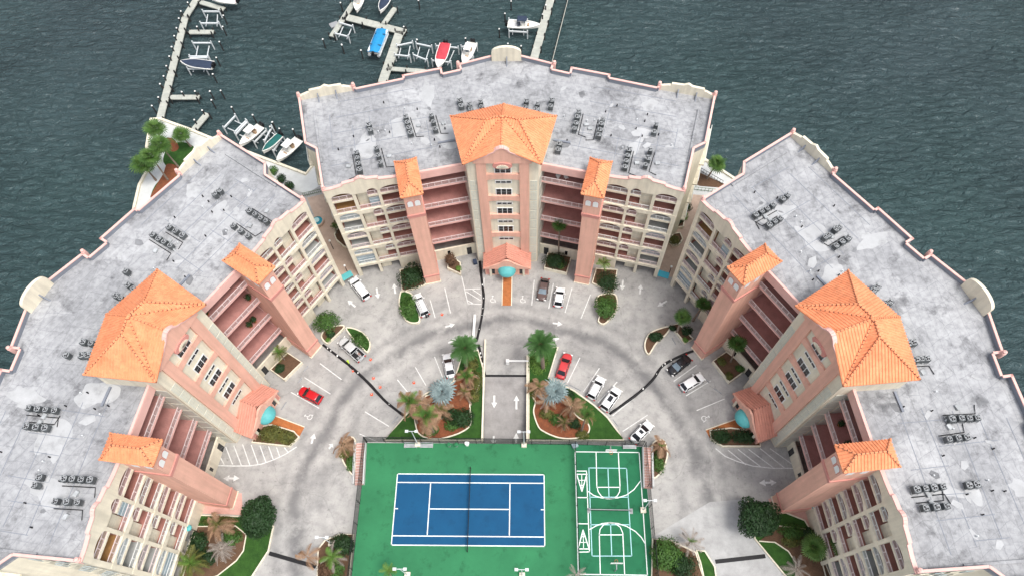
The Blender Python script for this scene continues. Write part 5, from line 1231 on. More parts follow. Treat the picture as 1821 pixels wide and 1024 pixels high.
# ------------------------------------------------------------------ cars
def rounded(L0, L1, W_, z, e=4.0, n=20):
    out = []
    for i in range(n):
        a = 2*PI*i/n; ca, sa = math.cos(a), math.sin(a)
        x = abs(ca)**(2/e)*(1 if ca > 0 else -1); y = abs(sa)**(2/e)*(1 if sa > 0 else -1)
        out.append(((L0+L1)/2+x*(L1-L0)/2, y*W_/2, z))
    return out
def car(rear, front, paint, lab, kind='sedan', wind='glass', extra=None, name='parked_car', cat='car', wd=1.85, hood=None):
    a, b = g(*rear, 0.8), g(*front, 0.8); c = (a+b)/2; L = min(max((b-a).length*0.97, 4.1), 5.7)
    t = thing(name, (c.x, c.y, 0), math.atan2(b.y-a.y, b.x-a.x), lab, cat, 'parked vehicles')
    h = L/2; belt = {'sedan': 0.92, 'suv': 1.05, 'pickup': 1.08, 'hatch': 0.98}[kind]
    body = [rounded(-h+0.1, h-0.1, wd-0.16, 0.26), rounded(-h+0.02, h-0.02, wd-0.04, 0.42), rounded(-h, h, wd, 0.62), rounded(-h+0.03, h-0.05, wd-0.03, belt-0.12), rounded(-h+0.10, h-0.16, wd-0.16, belt), rounded(-h+0.3, h-0.4, wd-0.5, belt+0.05)]
    MB().loft(body).build('body', paint, t, smooth=True)
    # cabin: glasshouse and roof
    x0, x1, r0, r1, top = {'sedan': (-h+0.55, h-1.15, -h+1.25, h-2.05, 1.44), 'suv': (-h+0.12, h-1.15, -h+0.45, h-1.95, 1.72), 'pickup': (-h+1.95, h-1.2, -h+2.1, h-1.95, 1.78), 'hatch': (-h+0.15, h-1.05, -h+0.7, h-1.85, 1.52)}[kind]
    gz = lambda x, y, z: (x, y, z)
    w0, w1 = wd-0.2, wd-0.5
    B_ = [(x0, -w0/2, belt+0.02), (x1, -w0/2, belt+0.02), (x1, w0/2, belt+0.02), (x0, w0/2, belt+0.02)]; T_ = [(r0, -w1/2, top-0.06), (r1, -w1/2, top-0.06), (r1, w1/2, top-0.06), (r0, w1/2, top-0.06)]
    MB().hexa(B_+T_).build('cabin', paint, t)
    def pane(p, q, r, s, nm, m, k=0.90, off=0.014):
        P = [Vector(v) for v in (p, q, r, s)]; c_ = sum(P, Vector())/4; n_ = (P[1]-P[0]).cross(P[3]-P[0]).normalized()
        if n_.dot(c_-Vector(((x0+x1)/2, 0, 1.2))) < 0: n_ = -n_
        MB().add([c_+(v-c_)*k+n_*off for v in P], [(0, 1, 2, 3)]).build(nm, m, t, recalc=False)
    pane(B_[1], B_[2], T_[2], T_[1], 'windscreen', wind); pane(B_[0], B_[3], T_[3], T_[0], 'rear_window', 'glass')
    for s, (i, j) in ((-1, (0, 1)), (1, (3, 2))):
        mB = [(x0+x1)/2, B_[i][1], B_[i][2]]; mT = [(r0+r1)/2, T_[i][1], T_[i][2]]
        pane(B_[i], mB, mT, T_[i], 'side_window', 'glass', 0.86); pane(mB, B_[j], T_[j], mT, 'side_window', 'glass', 0.86)
        MB().box(x1-0.55, x1-0.35, s*(wd/2+0.02)-0.1, s*(wd/2+0.02)+0.1, belt+0.02, belt+0.18).build('mirror', paint, t)
    MB().loft([rounded(r0-0.05, r1+0.06, w1+0.05, top-0.055, 5), rounded(r0, r1, w1-0.04, top-0.01, 5), rounded(r0+0.2, r1-0.2, w1-0.4, top+0.02, 5)]).build('roof', paint, t, smooth=True)
    for sx in (-1, 1):
        for sy in (-1, 1):
            cx, cy = sx*(h-0.85), sy*(wd/2-0.12)
            w_ = MB().tube([(cx, cy-0.11, 0.33), (cx, cy+0.11, 0.33)], 0.33, 14).build('wheel', 'dark', t); MB().tube([(cx, cy-0.125, 0.33), (cx, cy+0.125, 0.33)], 0.2, 10).build('rim', 'metal_w', w_)
    for s in (-1, 1):
        MB().box(h-0.22, h-0.03, s*wd*0.36-0.2, s*wd*0.36+0.2, 0.64, 0.78).build('headlight', 'white', t)
        MB().box(-h+0.0, -h+0.14, s*wd*0.38-0.16, s*wd*0.38+0.16, 0.66, 0.86).build('tail_light', 'red_l', t)
    if hood: MB().box(x1+0.1, h-0.35, -0.03, 0.03, belt+0.04, belt+0.06).build('bonnet_crease', paint, t)
    if kind == 'pickup' or extra == 'bed':
        bx0, bx1 = -h+0.12, x0-0.1
        MB().box(bx0, bx1, -wd/2+0.14, wd/2-0.14, belt+0.055, belt+0.075).build('bed_floor', 'dark', t)
        for s in (-1, 1): MB().box(bx0, bx1, s*(wd/2-0.1)-0.05, s*(wd/2-0.1)+0.05, belt+0.0, belt+0.16).build('bed_side', paint, t)
        MB().box(bx0-0.06, bx0+0.04, -wd/2+0.06, wd/2-0.06, belt, belt+0.16).build('tailgate', paint, t)
    if extra == 'load':
        for k in range(9):
            x = random.uniform(-h+0.3, x0-0.4); y = random.uniform(-0.55, 0.55); q = random.uniform(0.12, 0.3)
            MB().box(x-q, x+q, y-q*0.7, y+q*0.7, belt+0.08, belt+0.15+q).build('bed_load', random.choice(('junk', 'paint_sil', 'paint_r2', 'grey')), t)
    if extra == 'rack':
        for s in (-1, 1): MB().tube([(-h+0.2, s*0.7, top+0.25), (h-2.0, s*0.7, top+0.25)], 0.04, 6).build('rack_rail', 'metal_w', t)
        for k in range(4): MB().tube([(-h+0.4+k*0.85, -0.75, top+0.25), (-h+0.4+k*0.85, 0.75, top+0.25)], 0.035, 6).build('rack_bar', 'metal_w', t)
        for y in (0.2, 0.5): MB().bar((-h, y, top+0.34), (h-1.7, y, top+0.34), 0.06).build('ladder_rail', 'grey', t)
        for k in range(8): MB().bar((-h+0.2+k*0.42, 0.2, top+0.34), (-h+0.2+k*0.42, 0.5, top+0.34), 0.04).build('ladder_rung', 'grey', t)
        for k in range(6):
            y = random.uniform(-0.6, 0.6); MB().box(-h-0.25, -h+0.35, y-0.1, y+0.12, 0.5, random.uniform(0.8, 1.25)).build('tool_box', random.choice(('dark', 'junk', 'grey')), t)
    if extra == 'sunroof': MB().box((r0+r1)/2-0.1, r1-0.2, -0.36, 0.36, top+0.0, top+0.028).build('sunroof', 'glass', t)
    if extra == 'bars':
        for s in (-1, 1): MB().tube([(r0+0.1, s*0.55, top+0.06), (r1-0.1, s*0.55, top+0.06)], 0.03, 6).build('roof_bar', 'grey', t)
    return t
car((654, 531), (625.5, 494), 'paint_w', 'long white SUV parked in front of the gap left of the middle block', 'suv', 'glass', 'bars', wd=2.0)
car((757, 562), (739, 522), 'paint_w', 'white work van with ladder rack and tools spilling from its back', 'suv', 'glass', 'rack', 'work_van', 'van', 2.0)
car((646, 640), (604, 601), 'paint_sil', 'silver pickup with a bed full of junk at the left planter', 'pickup', 'glass', 'load', 'pickup_truck', 'pickup', 2.0)
car((571.6, 712), (532, 692), 'paint_r', 'small bright red car in front of the left block', 'hatch')
car((802.6, 672), (794, 627), 'paint_w', 'white sedan beside the left date palm island', 'sedan')
car((970, 494), (962, 534), 'paint_br', 'dark brown sedan right of the middle entrance walk', 'sedan', 'glass_w')
car((992, 545), (997, 511), 'paint_w', 'compact white hatchback next to the dark brown sedan', 'hatch')
car((995, 673), (1011, 627), 'paint_r2', 'faded red sedan beside the right date palm island', 'sedan', 'glass')
car((1049.4, 709), (1071, 669), 'paint_w', 'plain white SUV, first right of the faded red sedan', 'suv', 'glass', 'bars')
car((1072, 729), (1100, 689), 'paint_w', 'white SUV with dark sunroof beside the right black barrier', 'suv', 'glass', 'sunroof', wd=1.95)
car((1124, 785), (1158, 750), 'paint_w', 'white sedan with sunroof near the far court corner', 'sedan', 'glass', 'sunroof')
car((1227, 634), (1190, 663), 'paint_k', 'black sedan at the foot of the right block pillar', 'sedan', 'glass_w')
car((1211, 691), (1251, 667), 'paint_w', 'small white car below the black sedan at the right block', 'hatch', 'glass')

# worker standing by the barrier
p = g(622, 648); t = thing('person', (p.x, p.y, 0), R(40), 'worker in a lime top and dark trousers standing by the black barrier', 'person')
def person_mesh():
    me = bpy.data.meshes.new('body'); V = [(0, 0, 0.95), (0, 0, 1.2), (0, 0, 1.42), (0, 0, 1.53), (0.02, 0, 1.68), (0, 0.1, 0.9), (0.03, 0.11, 0.5), (0, 0.12, 0.08), (0.16, 0.13, 0.04), (0, -0.1, 0.9), (0.0, -0.11, 0.5), (-0.05, -0.12, 0.08), (0.11, -0.13, 0.04), (0, 0.2, 1.38), (0.03, 0.27, 1.12), (0.16, 0.24, 0.92), (0, -0.2, 1.38), (0.03, -0.27, 1.12), (0.16, -0.24, 0.92)]
    Ed = [(0, 1), (1, 2), (2, 3), (3, 4), (0, 5), (5, 6), (6, 7), (7, 8), (0, 9), (9, 10), (10, 11), (11, 12), (2, 13), (13, 14), (14, 15), (2, 16), (16, 17), (17, 18)]
    Rd = [.15, .15, .15, .065, .11, .1, .07, .05, .045, .1, .07, .05, .045, .07, .05, .04, .07, .05, .04]
    me.from_pydata(V, Ed, []); o = bpy.data.objects.new('body', me); COL.objects.link(o)
    md = o.modifiers.new('s', 'SKIN'); me.skin_vertices.update() if False else None
    for i, r_ in enumerate(Rd): me.skin_vertices[0].data[i].radius = (r_, r_) if me.skin_vertices else (r_, r_)
    me.skin_vertices[0].data[0].use_root = True
    o.modifiers.new('d', 'SUBSURF').levels = 1
    dg = bpy.context.evaluated_depsgraph_get(); m2 = bpy.data.meshes.new_from_object(o.evaluated_get(dg)); bpy.data.objects.remove(o)
    return m2
try:
    me = bpy.data.meshes.new('tmp'); pm = person_mesh()
except Exception as ex:
    pm = None
if pm is None:
    mb = MB().lathe((0, 0, 0), [(0.1, 0), (0.14, 0.4), (0.17, 0.9), (0.2, 1.4), (0.06, 1.5), (0.11, 1.6), (0.02, 1.78)], 12); pm = mb.mesh('body', 'skin', smooth=True)
pm.materials.clear()
for m_ in ('skin', 'denim', 'lime'): pm.materials.append(M[m_])
for pl_ in pm.polygons:
    z = pl_.center.z; pl_.material_index = 0 if z > 1.5 or (0.85 < z < 1.0 and abs(pl_.center.y) > 0.21) else 2 if z > 0.95 else 1; pl_.use_smooth = True
link('body', pm, t)
MB().lathe((0.02, 0, 1.74), [(0.2, 0), (0.13, 0.02), (0.12, 0.09), (0.03, 0.12)], 12).build('cap', 'lime', t)
# ------------------------------------------------------------------ planters and beds
def planter(px, lab, h=0.55, fill='soil', sm=True, wd=0.22, world=None):
    P = world or gp(px); c = sum((Vector((p[0], p[1], 0)) for p in P), Vector())/len(P); t = thing('planter', (c.x, c.y, 0), 0, lab, 'planter', 'walled planters')
    Q = smooth_closed(P, 5) if sm else P
    Q = [(p[0]-c.x, p[1]-c.y) for p in Q]
    wall_strip('wall', Q, wd, 0, h, 'cream', t, closed=True)
    MB().prism(Q, 0.0, h-0.12).build('soil', fill, t)
    return t
planter([(714, 521), (711, 545), (722, 570), (738, 576), (747, 568), (736, 530), (724, 521)], 'curved cream planter left of the white work van', fill='lawn')
planter([(712, 482), (745, 474), (757, 508), (716, 521)], 'walled planter at the foot of the middle left pillar', sm=False)
planter([(617, 585), (634, 587), (650, 597), (659, 612), (654, 627), (644, 618), (628, 602)], 'curved planter right of the silver pickup', fill='lawn')
planter([(573, 600), (580, 588), (600, 581), (613, 583), (590, 606), (582, 611)], 'walled planter left of the silver pickup', fill='soil')
planter([(968, 480), (1007, 489), (1016, 458), (975, 451)], 'square cream planter right of the middle porch', 0.9, sm=False)
planter([(797, 480), (820, 491), (819, 471), (799, 456)], 'square cream planter left of the middle porch', 0.9, sm=False)
planter([(1053, 505), (1060, 480), (1097, 482), (1090, 522)], 'walled planter right of the middle right pillar', sm=False)
planter([(1092, 525), (1097, 545), (1091, 560), (1075, 577), (1064, 573), (1066, 560), (1062, 530)], 'curved cream planter right of the compact hatchback bays', fill='soil')
planter([(1146, 618), (1149.5, 602), (1160, 591), (1189, 582), (1185, 594), (1166, 612), (1153, 631)], 'curved planter at the upper end of the right block', fill='soil')
planter([(1191.7, 580.6), (1217.5, 611), (1231.6, 604), (1206, 577)], 'rectangular planter beside the right upper pillar', fill='soil', sm=False)
planter([(1266, 645), (1295, 681.6), (1327.5, 658), (1290, 628)], 'square cream planter between right pillar and right porch', 0.9, sm=False)
planter([(1261.6, 766), (1264, 782), (1284, 794), (1351, 794), (1346, 768), (1298, 762)], 'rounded planter below the right entrance walk', fill='soil', sm=False)
planter([(449.7, 787), (516, 794), (533, 778), (524, 768), (484, 756), (462, 760)], 'rounded planter below the left entrance walk', fill='soil', sm=False)
planter([(483.7, 659.6), (508, 677), (538.8, 646.7), (514, 630)], 'square cream planter between left pillar and left porch', 0.9, sm=False)
planter([(606.8, 793), (609, 814), (617, 830), (631, 843), (633, 786), (621, 779)], 'curved planter left of the left brick stair', fill='soil')
planter([(1159, 793), (1176, 783), (1184, 794), (1185.6, 812), (1176.5, 837), (1160, 848)], 'curved planter right of the right brick stair', fill='soil')
planter([(630, 950), (606, 950), (580, 960), (567, 976), (565, 1030), (622, 1030)], 'curved planting bed left of the tennis court', 0.45, 'soil', sm=False)
planter([(1160, 958), (1195, 962), (1236, 982), (1250, 1030), (1158, 1030)], 'planting bed right of the courts', 0.45, 'soil', sm=False)
planter([(1238, 978), (1253, 980), (1270, 1007), (1273, 1030), (1252, 1030), (1245, 1000)], 'narrow grass strip right of the courts bed', 0.35, 'lawn', sm=False)
# lower left and right garden beds
def bed(lawn_px, soil_px, lab):
    P = gp(lawn_px); c = sum(P, Vector())/len(P); t = thing('garden_bed', (c.x, c.y, 0), 0, lab, 'garden bed', 'garden beds')
    Q = [(p.x-c.x, p.y-c.y) for p in P]; MB().prism(Q, 0, 0.2).build('grass', 'lawn', t); wall_strip('kerb', Q, 0.2, 0, 0.32, 'cream', t, closed=True)
    S_ = [(p.x-c.x, p.y-c.y) for p in gp(soil_px)]; MB().prism(S_, 0.0, 0.23).build('soil', 'soil', t); wall_strip('inner_kerb', S_, 0.16, 0, 0.34, 'cream', t)
bed([(355, 916), (428, 918), (478, 915), (487, 935), (478, 979), (449, 1024), (440, 1034), (320, 1034), (330, 990)], [(350, 1036), (388, 1023), (421, 997), (434, 979), (439, 950), (420, 935), (352, 936), (325, 1030)], 'garden bed with lawn below the left block')
bed([(1330, 890), (1380, 905), (1430, 925), (1450, 960), (1470, 1034), (1405, 1034), (1342, 958)], [(1349, 962), (1377, 964), (1401, 980), (1414, 1000), (1414, 1034), (1480, 1034), (1450, 960), (1430, 940), (1385, 935)], 'garden bed with lawn below the right block')
# the two islands either side of the ramp
def island(out_px, bed_px, lab):
    P = gp(out_px); c = sum(P, Vector())/len(P); t = thing('planted_island', (c.x, c.y, 0), 0, lab, 'planted island', 'lawn islands beside the ramp')
    Q = [(p.x-c.x, p.y-c.y) for p in P]; MB().prism(Q, 0, 0.22).build('grass', 'lawn', t); wall_strip('kerb', Q, 0.22, 0, 0.42, 'cream', t, closed=True)
    S_ = [(p[0]-c.x, p[1]-c.y) for p in smooth_closed(gp(bed_px), 5)]; MB().prism(S_, 0.0, 0.25).build('mulch', 'mulch', t); wall_strip('bed_edging', S_, 0.2, 0, 0.4, 'cream', t, closed=True)
    return t
island([(850, 623), (859, 655), (859, 783), (684, 783), (727, 733), (740, 712), (775, 690), (806, 680), (815, 655), (822, 632)], [(741, 762), (749, 774), (765, 780), (790, 779), (822, 768), (838, 752), (836, 717), (848, 697), (852, 672), (825, 668), (790, 692), (752, 708), (738, 730)], 'lawn island with red mulch left of the garage ramp')
island([(942, 629), (965, 620), (992, 618), (975, 673), (1021, 695.7), (1056, 721), (1079.7, 742.6), (1097, 766), (1110, 783), (940.5, 783), (940.5, 635)], [(947, 702), (952, 715), (949, 733), (957, 758), (968, 768), (992, 778), (1017, 780), (1040, 775), (1048, 764), (1044, 752), (1029, 743), (1017, 730), (1007, 710), (990, 692), (965, 690)], 'lawn island with red mulch right of the garage ramp')

# ------------------------------------------------------------------ vegetation
def feather(L, droop=0.5, nl=16, ll=0.55, wid=0.06, rise=0.25):
    mb = MB(); pts = []
    for i in range(nl+1):
        u = i/nl; pts.append(Vector((L*u*(1-0.12*u*u), 0, L*(rise*u-(rise+droop)*u*u*0.8))))
    mb.tube(pts, [0.035*(1-0.8*i/nl)+0.006 for i in range(nl+1)], 4)
    for i in range(2, nl+1):
        u = i/nl; p = pts[i]; l = ll*(0.55+0.9*math.sin(PI*min(1, u*0.85+0.12)))*0.8
        for s in (-1, 1):
            tip = p+Vector((l*0.55, s*l*0.85, -l*0.18)); w_ = Vector((wid, 0, 0.0))
            mb.add([p-w_, p+w_, tip+w_*0.3, tip-w_*0.3], [(0, 1, 2, 3)])
    return mb
def fanleaf(L, nb=13, span=R(250), droop=0.22, wb=0.07, pf=0.42):
    mb = MB(); pet = L*pf; c = Vector((pet, 0, 0.05*L)); mb.tube([(0, 0, 0), c], 0.03, 4)
    for i in range(nb):
        a = -span/2+span*i/(nb-1); r_ = L*0.6*(1-0.25*abs(a)/PI); d = Vector((math.cos(a), math.sin(a), 0)); n_ = Vector((-d.y, d.x, 0))*r_*wb
        m_ = c+d*r_*0.62; tip = c+d*r_-Vector((0, 0, r_*droop))
        mb.add([c-n_*0.3, m_-n_, tip, m_+n_, c+n_*0.3], [(0, 1, 2, 3, 4)])
    return mb
FR = {}
def fr(kind, var):
    k = (kind, var)
    if k in FR: return FR[k]
    rnd = random.Random(hash(kind) % 97+var)
    spec = {'date': ('frond', lambda: feather(2.6, 0.42+0.15*var, 20, 0.56, 0.06, 0.3)), 'sabal': ('frond_l', lambda: fanleaf(1.7, 13)), 'fan': ('frond_l', lambda: fanleaf(1.9, 15, R(270))), 'fan_dk': ('leaf1', lambda: fanleaf(1.6, 13)),
            'silver': ('frond_s', lambda: fanleaf(2.1, 11, R(200), 0.25, 0.075, 0.25)), 'brown': ('frond_b', lambda: feather(2.3, 0.75, 14, 0.5, 0.07, 0.1)), 'grey': ('frond_g', lambda: feather(2.4, 0.5, 12, 0.34, 0.05, 0.1)),
            'green': ('leaf3', lambda: feather(2.0, 0.5, 14, 0.5, 0.06, 0.35)), 'olive': ('leaf_y', lambda: feather(2.1, 0.55, 14, 0.5, 0.06, 0.3)), 'skirt': ('frond_b', lambda: fanleaf(1.2, 9, R(200), 0.3))}[kind]
    FR[k] = spec[1]().mesh('frond', spec[0], recalc=False); return FR[k]
def palm(base, crown, crowns, lab, h=None, tr=0.16, lean=0.0, name='palm_tree', cat='palm', bulb=False, grp='palms'):
    """crowns: list of (kind, count, scale, min elevation, max elevation)"""
    if h is None: b, hh = solve_h(base, crown)
    elif base: b, hh = g(*base), h
    else: b = g(*crown, h); b = Vector((b.x, b.y, 0)); hh = h
    top = Vector((0, 0, hh))
    if crown and base:
        q = g(*crown, hh); top = Vector((q.x-b.x, q.y-b.y, hh))
    t = thing(name, (b.x, b.y, 0), 0, lab, cat, grp)
    pts = [top*u+Vector((0, 0, 0))*(1-u) for u in (0, 0.35, 0.7, 1)]
    rs = [tr*1.5, tr, tr*0.9, tr] if not bulb else [tr, tr*1.1, tr*1.2, tr*1.5]
    MB().tube(pts, rs, 9).build('trunk', 'bark', t)
    if bulb: MB().lathe(top, [(tr*1.2, -0.9), (tr*2.2, -0.45), (tr*2.3, 0.0), (tr*0.8, 0.4)], 10).build('crown_boss', 'frond_b', t)
    k = 0
    for kind, n, scl, e0, e1 in crowns:
        for i in range(n):
            me = fr(kind, i % 3); o = link('frond', me, t); k += 1
            u = (i+0.5)/n; el = e0+(e1-e0)*u+random.uniform(-6, 6); az = i*2.39996+random.uniform(-0.2, 0.2)
            o.location = top; o.rotation_euler = (random.uniform(-0.6, 0.6), -R(el), az); s_ = scl*(random.uniform(0.85, 1.12) if kind != 'silver' else random.uniform(0.6, 1.15)); o.scale = (s_, s_, s_)
    return t
DATE = [('date', 30, 1.0, -15, 28), ('date', 20, 0.92, 25, 78), ('brown', 6, 0.6, -45, -30)]
palm((829, 655), (826, 618), DATE, 'full green date palm left of the ramp top', tr=0.3, bulb=True)
palm((966, 655), (961, 611), DATE, 'full green date palm with rusty trunk right of the ramp top', tr=0.34, bulb=True)
SAB = lambda s=1.0: [('sabal', 13, s*1.2, -40, 15), ('fan_dk', 11, s*1.3, -25, 40), ('sabal', 8, s*1.05, 20, 75), ('skirt', 5, s, -60, -35)]
palm((297, 262), (275, 228), SAB(1.15), 'fan palm at the upper corner of the left promenade', h=6.5)
palm((320, 300), (284, 258), SAB(1.2), 'fan palm in the middle of the left promenade clump')
palm((298.5, 320), (268, 278), SAB(1.2), 'fan palm nearest the lawn in the left promenade clump')
palm((277.4, 321), (253, 292), SAB(1.25), 'leftmost fan palm on the left promenade overhanging the water')
palm((339.5, 261), (322, 240), SAB(1.0), 'lone fan palm beside the stub dock')
palm((1257, 318), (1275, 291), SAB(1.05), 'lone fan palm in the gap before the right block')
palm((993, 458), (995, 400), [('fan_dk', 15, 1.0, -20, 25), ('fan_dk', 8, 0.9, 30, 70)], 'tall slim palm in front of the middle block gallery', tr=0.12)
palm((1298, 646), (1311, 611), [('fan_dk', 15, 1.15, -20, 25), ('fan_dk', 9, 1.0, 30, 70)], 'palm with curved trunk in the right square planter', tr=0.14)
palm((1203, 592), (1213, 564), [('fan_dk', 14, 1.1, -20, 25), ('fan', 8, 0.8, 30, 70)], 'fan palm in the right upper rectangular planter')
palm((1232, 570), (1251, 541), [('fan_dk', 14, 1.0, -20, 25), ('fan_dk', 8, 0.9, 30, 70)], 'dark fan palm behind the right upper pillar')
palm((508, 642), (497, 626), [('olive', 9, 0.75, -10, 30), ('green', 6, 0.7, 30, 70)], 'small drooping palm in the left square planter', tr=0.1)
palm((1076, 490), (1074, 468), [('green', 9, 0.7, -10, 30), ('olive', 6, 0.6, 30, 70)], 'small feather palm right of the middle right pillar', tr=0.1)
SIL = [('silver', 8, 1.75, -15, 12), ('silver', 6, 1.4, 12, 35), ('silver', 6, 1.0, 30, 70)]
palm((790, 712), (786, 698), SIL, 'silver blue palm in the left island', h=1.8, tr=0.22)
palm((990, 712), (988, 697), SIL, 'silver blue palm in the right island', h=1.8, tr=0.22)
BRN = lambda s: [('brown', 11, s, -30, 10), ('green', 6, s*0.75, 5, 45), ('olive', 4, s*0.7, 20, 70), ('fan_dk', 5, s*0.7, 30, 75)]
palm((742, 752), (727, 713), BRN(1.2), 'browning palm at the left tip of the left island')
palm((772, 770), (757, 738), BRN(1.35), 'browning palm in the middle of the left island mulch')
palm((833, 690), (829, 668), BRN(0.95), 'browning palm between white sedan and left date palm', h=2.6)
palm((838, 720), (826, 696), [('brown', 9, 0.7, -20, 30), ('olive', 5, 0.5, 30, 70)], 'small rusty palm near the right side of the left island', h=2.0)
palm((966, 704), (958, 688), [('brown', 11, 1.0, -25, 25), ('olive', 4, 0.5, 30, 70)], 'rusty palm left of the right silver palm', h=2.6)
palm((1034, 766), (1043, 736), [('olive', 8, 0.8, -10, 40), ('fan_dk', 7, 0.9, 20, 70), ('brown', 7, 0.8, -40, -10)], 'green and brown palm at the right of the right island')
palm((748, 735), (744, 718), [('brown', 12, 1.1, -25, 20), ('grey', 6, 0.9, -20, 30)], 'ragged brown palm between the two browning palms of the left island', h=2.2)
palm((786, 745), (782, 728), [('brown', 12, 1.1, -20, 25), ('olive', 5, 0.6, 20, 60)], 'ragged brown palm just below the left silver palm', h=2.0)
palm((975, 722), (972, 712), [('grey', 10, 0.85, -20, 25), ('brown', 8, 0.9, -20, 30)], 'greyish brown palm left below the right silver palm', h=1.8)
palm((1003, 766), (1003, 752), [('brown', 9, 0.6, -10, 40), ('olive', 6, 0.6, 10, 70)], 'small reddish palm in the right island mulch', h=1.5, tr=0.1)
palm((1014, 740), (1018, 722), [('brown', 11, 1.0, -20, 40)], 'dry brown palm behind the right silver palm', h=2.0)
palm((620, 805), (610, 790), [('brown', 8, 1.0, -25, 10)], 'dry palm with few fronds left of the left stair', h=3.0, tr=0.09)
palm((1172, 808), (1175, 792), [('brown', 8, 0.9, -25, 10), ('green', 3, 0.4, 40, 80)], 'dry palm with few fronds right of the right stair', h=3.0, tr=0.09)
palm((560, 1003), (546, 990), [('brown', 7, 0.9, -20, 20)], 'thin dry palm beside the lower left drive', h=3.0, tr=0.08)
palm((594, 1000), (590, 990), [('green', 9, 0.9, 0, 60), ('grey', 7, 1.0, -25, 5)], 'green and grey palm in the bed left of the tennis court', h=2.5)
palm((1222, 968), (1228, 962), [('grey', 13, 0.95, -20, 25), ('green', 4, 0.5, 50, 85)], 'greyish dry palm at the lower right apron', h=3.0)
palm((1436, 985), (1447, 972), [('fan', 17, 1.15, -15, 25), ('fan', 9, 1.0, 30, 75)], 'bright fan palm, left of the pair below the right block', h=3.5)
palm((1480, 985), (1497, 971), [('fan', 15, 1.05, -15, 25), ('fan', 9, 0.9, 30, 75)], 'bright fan palm, right of the pair below the right block', h=4.5)
palm((395, 945), (387, 932), [('brown', 11, 1.05, -25, 20), ('olive', 5, 0.7, 30, 70)], 'rusty palm behind the hedge below the left block', h=3.5)
palm((395, 985), (393, 975), [('grey', 22, 1.1, -20, 20)], 'heap of dead grey fronds on a stump below the left block', h=1.2, tr=0.3)
palm((345, 1015), (338, 1002), [('olive', 12, 1.25, -15, 30), ('green', 7, 0.9, 30, 75)], 'yellow green palm at the bottom edge below the left block', h=3.5)
palm((1420, 1018), (1418, 1012), [('grey', 14, 0.9, -20, 15)], 'dead grey palm at the bottom edge below the right block', h=1.2, tr=0.25)
palm((700, 1030), (690, 1014), [('green', 9, 0.7, 0, 60)], 'small bright palm top at the bottom edge of the tennis court', h=4.0, tr=0.1)
palm((1026, 1034), (1024, 1021), [('grey', 9, 0.7, -10, 30)], 'dry palm top at the bottom edge between the courts', h=4.0, tr=0.1)
palm((600, 420), (597, 404), [('olive', 8, 0.6, 0, 50), ('fan_dk', 5, 0.6, 20, 60)], 'small palm in the planter beside the round spa', h=2.2, tr=0.1)

def blob(rx, ry, rz, n, sz, seed, lump=0.42, flat_=0.0):
    rnd = random.Random(seed); mb = MB()
    lumps = [(Vector((rnd.gauss(0, 1), rnd.gauss(0, 1), rnd.gauss(0.3, 0.8))).normalized(), rnd.uniform(0.5, 1.0)) for _ in range(14)]
    for _ in range(n):
        d = Vector((rnd.gauss(0, 1), rnd.gauss(0, 1), rnd.gauss(0.25, 1))).normalized()
        bump = 1+lump*(max(max(0, d.dot(l)-0.75)*4*w_ for l, w_ in lumps)-0.45)
        r_ = bump*(rnd.random()**0.35)
        p = Vector((d.x*rx*r_, d.y*ry*r_, rz+d.z*rz*r_))
        if p.z < 0.05: p.z = rnd.uniform(0.05, 0.4)
        nn = (d+Vector((rnd.gauss(0, .55), rnd.gauss(0, .55), rnd.gauss(0.3, .55)))).normalized()
        u = nn.orthogonal().normalized(); u.rotate(Matrix.Rotation(rnd.uniform(0, 6.28), 3, nn)); v = nn.cross(u); s_ = sz*rnd.uniform(0.6, 1.3)
        mb.add([p-u*s_, p-v*s_*0.45, p+u*s_, p+v*s_*0.45], [(0, 1, 2, 3)])
    return mb
def shrub(px, rx, ry, h, lab, m='leaf1', n=900, sz=0.16, z0=0.4, cat='shrub', name='shrub', trunk=0.0, seed=None, rz=0.0, grp='shrubs'):
    k_ = 1.0 if trunk or name == 'hedge' else 1.18; rx *= k_; ry *= k_; n = int(n*1.25); zz = z0+trunk+h*0.5; q = g(*px, zz); t = thing(name, (q.x, q.y, 0.0), rz, lab, cat, grp)
    cr = blob(rx, ry, h/2, n, sz, seed or int(px[0]*7+px[1])).build('crown' if trunk else 'foliage', m, t, recalc=False); cr.location = (0, 0, z0+trunk)
    if trunk or name == 'tree':
        MB().tube([(0, 0, 0), (0.05, 0.02, z0+trunk*0.6), (0, 0, z0+trunk+h*0.35)], [0.2, 0.15, 0.08], 8).build('trunk', 'bark', t)
        for k in range(5):
            a = k*1.26; MB().tube([(0, 0, z0+trunk*0.7), (rx*0.5*math.cos(a), ry*0.5*math.sin(a), z0+trunk+h*0.45)], [0.08, 0.03], 6).build('limb', 'bark', t)
    else: MB().tube([(0, 0, 0), (0.05, 0.03, z0+h*0.5)], [0.08, 0.03], 6).build('stem', 'bark', t)
    return t
shrub((459, 915), 2.75, 3.1, 4.2, 'big round dark green tree at the bend of the lower left drive', 'leaf2', 7000, 0.20, 0.4, 'tree', 'tree', 1.0, grp='round dark trees')
shrub((1349, 922), 3.1, 3.2, 4.4, 'big round dark green tree at the bend of the lower right drive', 'leaf2', 7500, 0.20, 0.4, 'tree', 'tree', 1.0, grp='round dark trees')
shrub((731, 491), 2.2, 2.2, 2.8, 'dense green shrub at the foot of the middle left pillar', 'leaf2', 1600, 0.2)
shrub((727, 546), 1.5, 2.1, 2.0, 'leafy green shrub left of the white work van', 'leaf1', 1300, 0.17)
shrub((580, 571), 2.1, 1.9, 2.6, 'light green shrub at the left upper pillar', 'leaf1', 1500, 0.18)
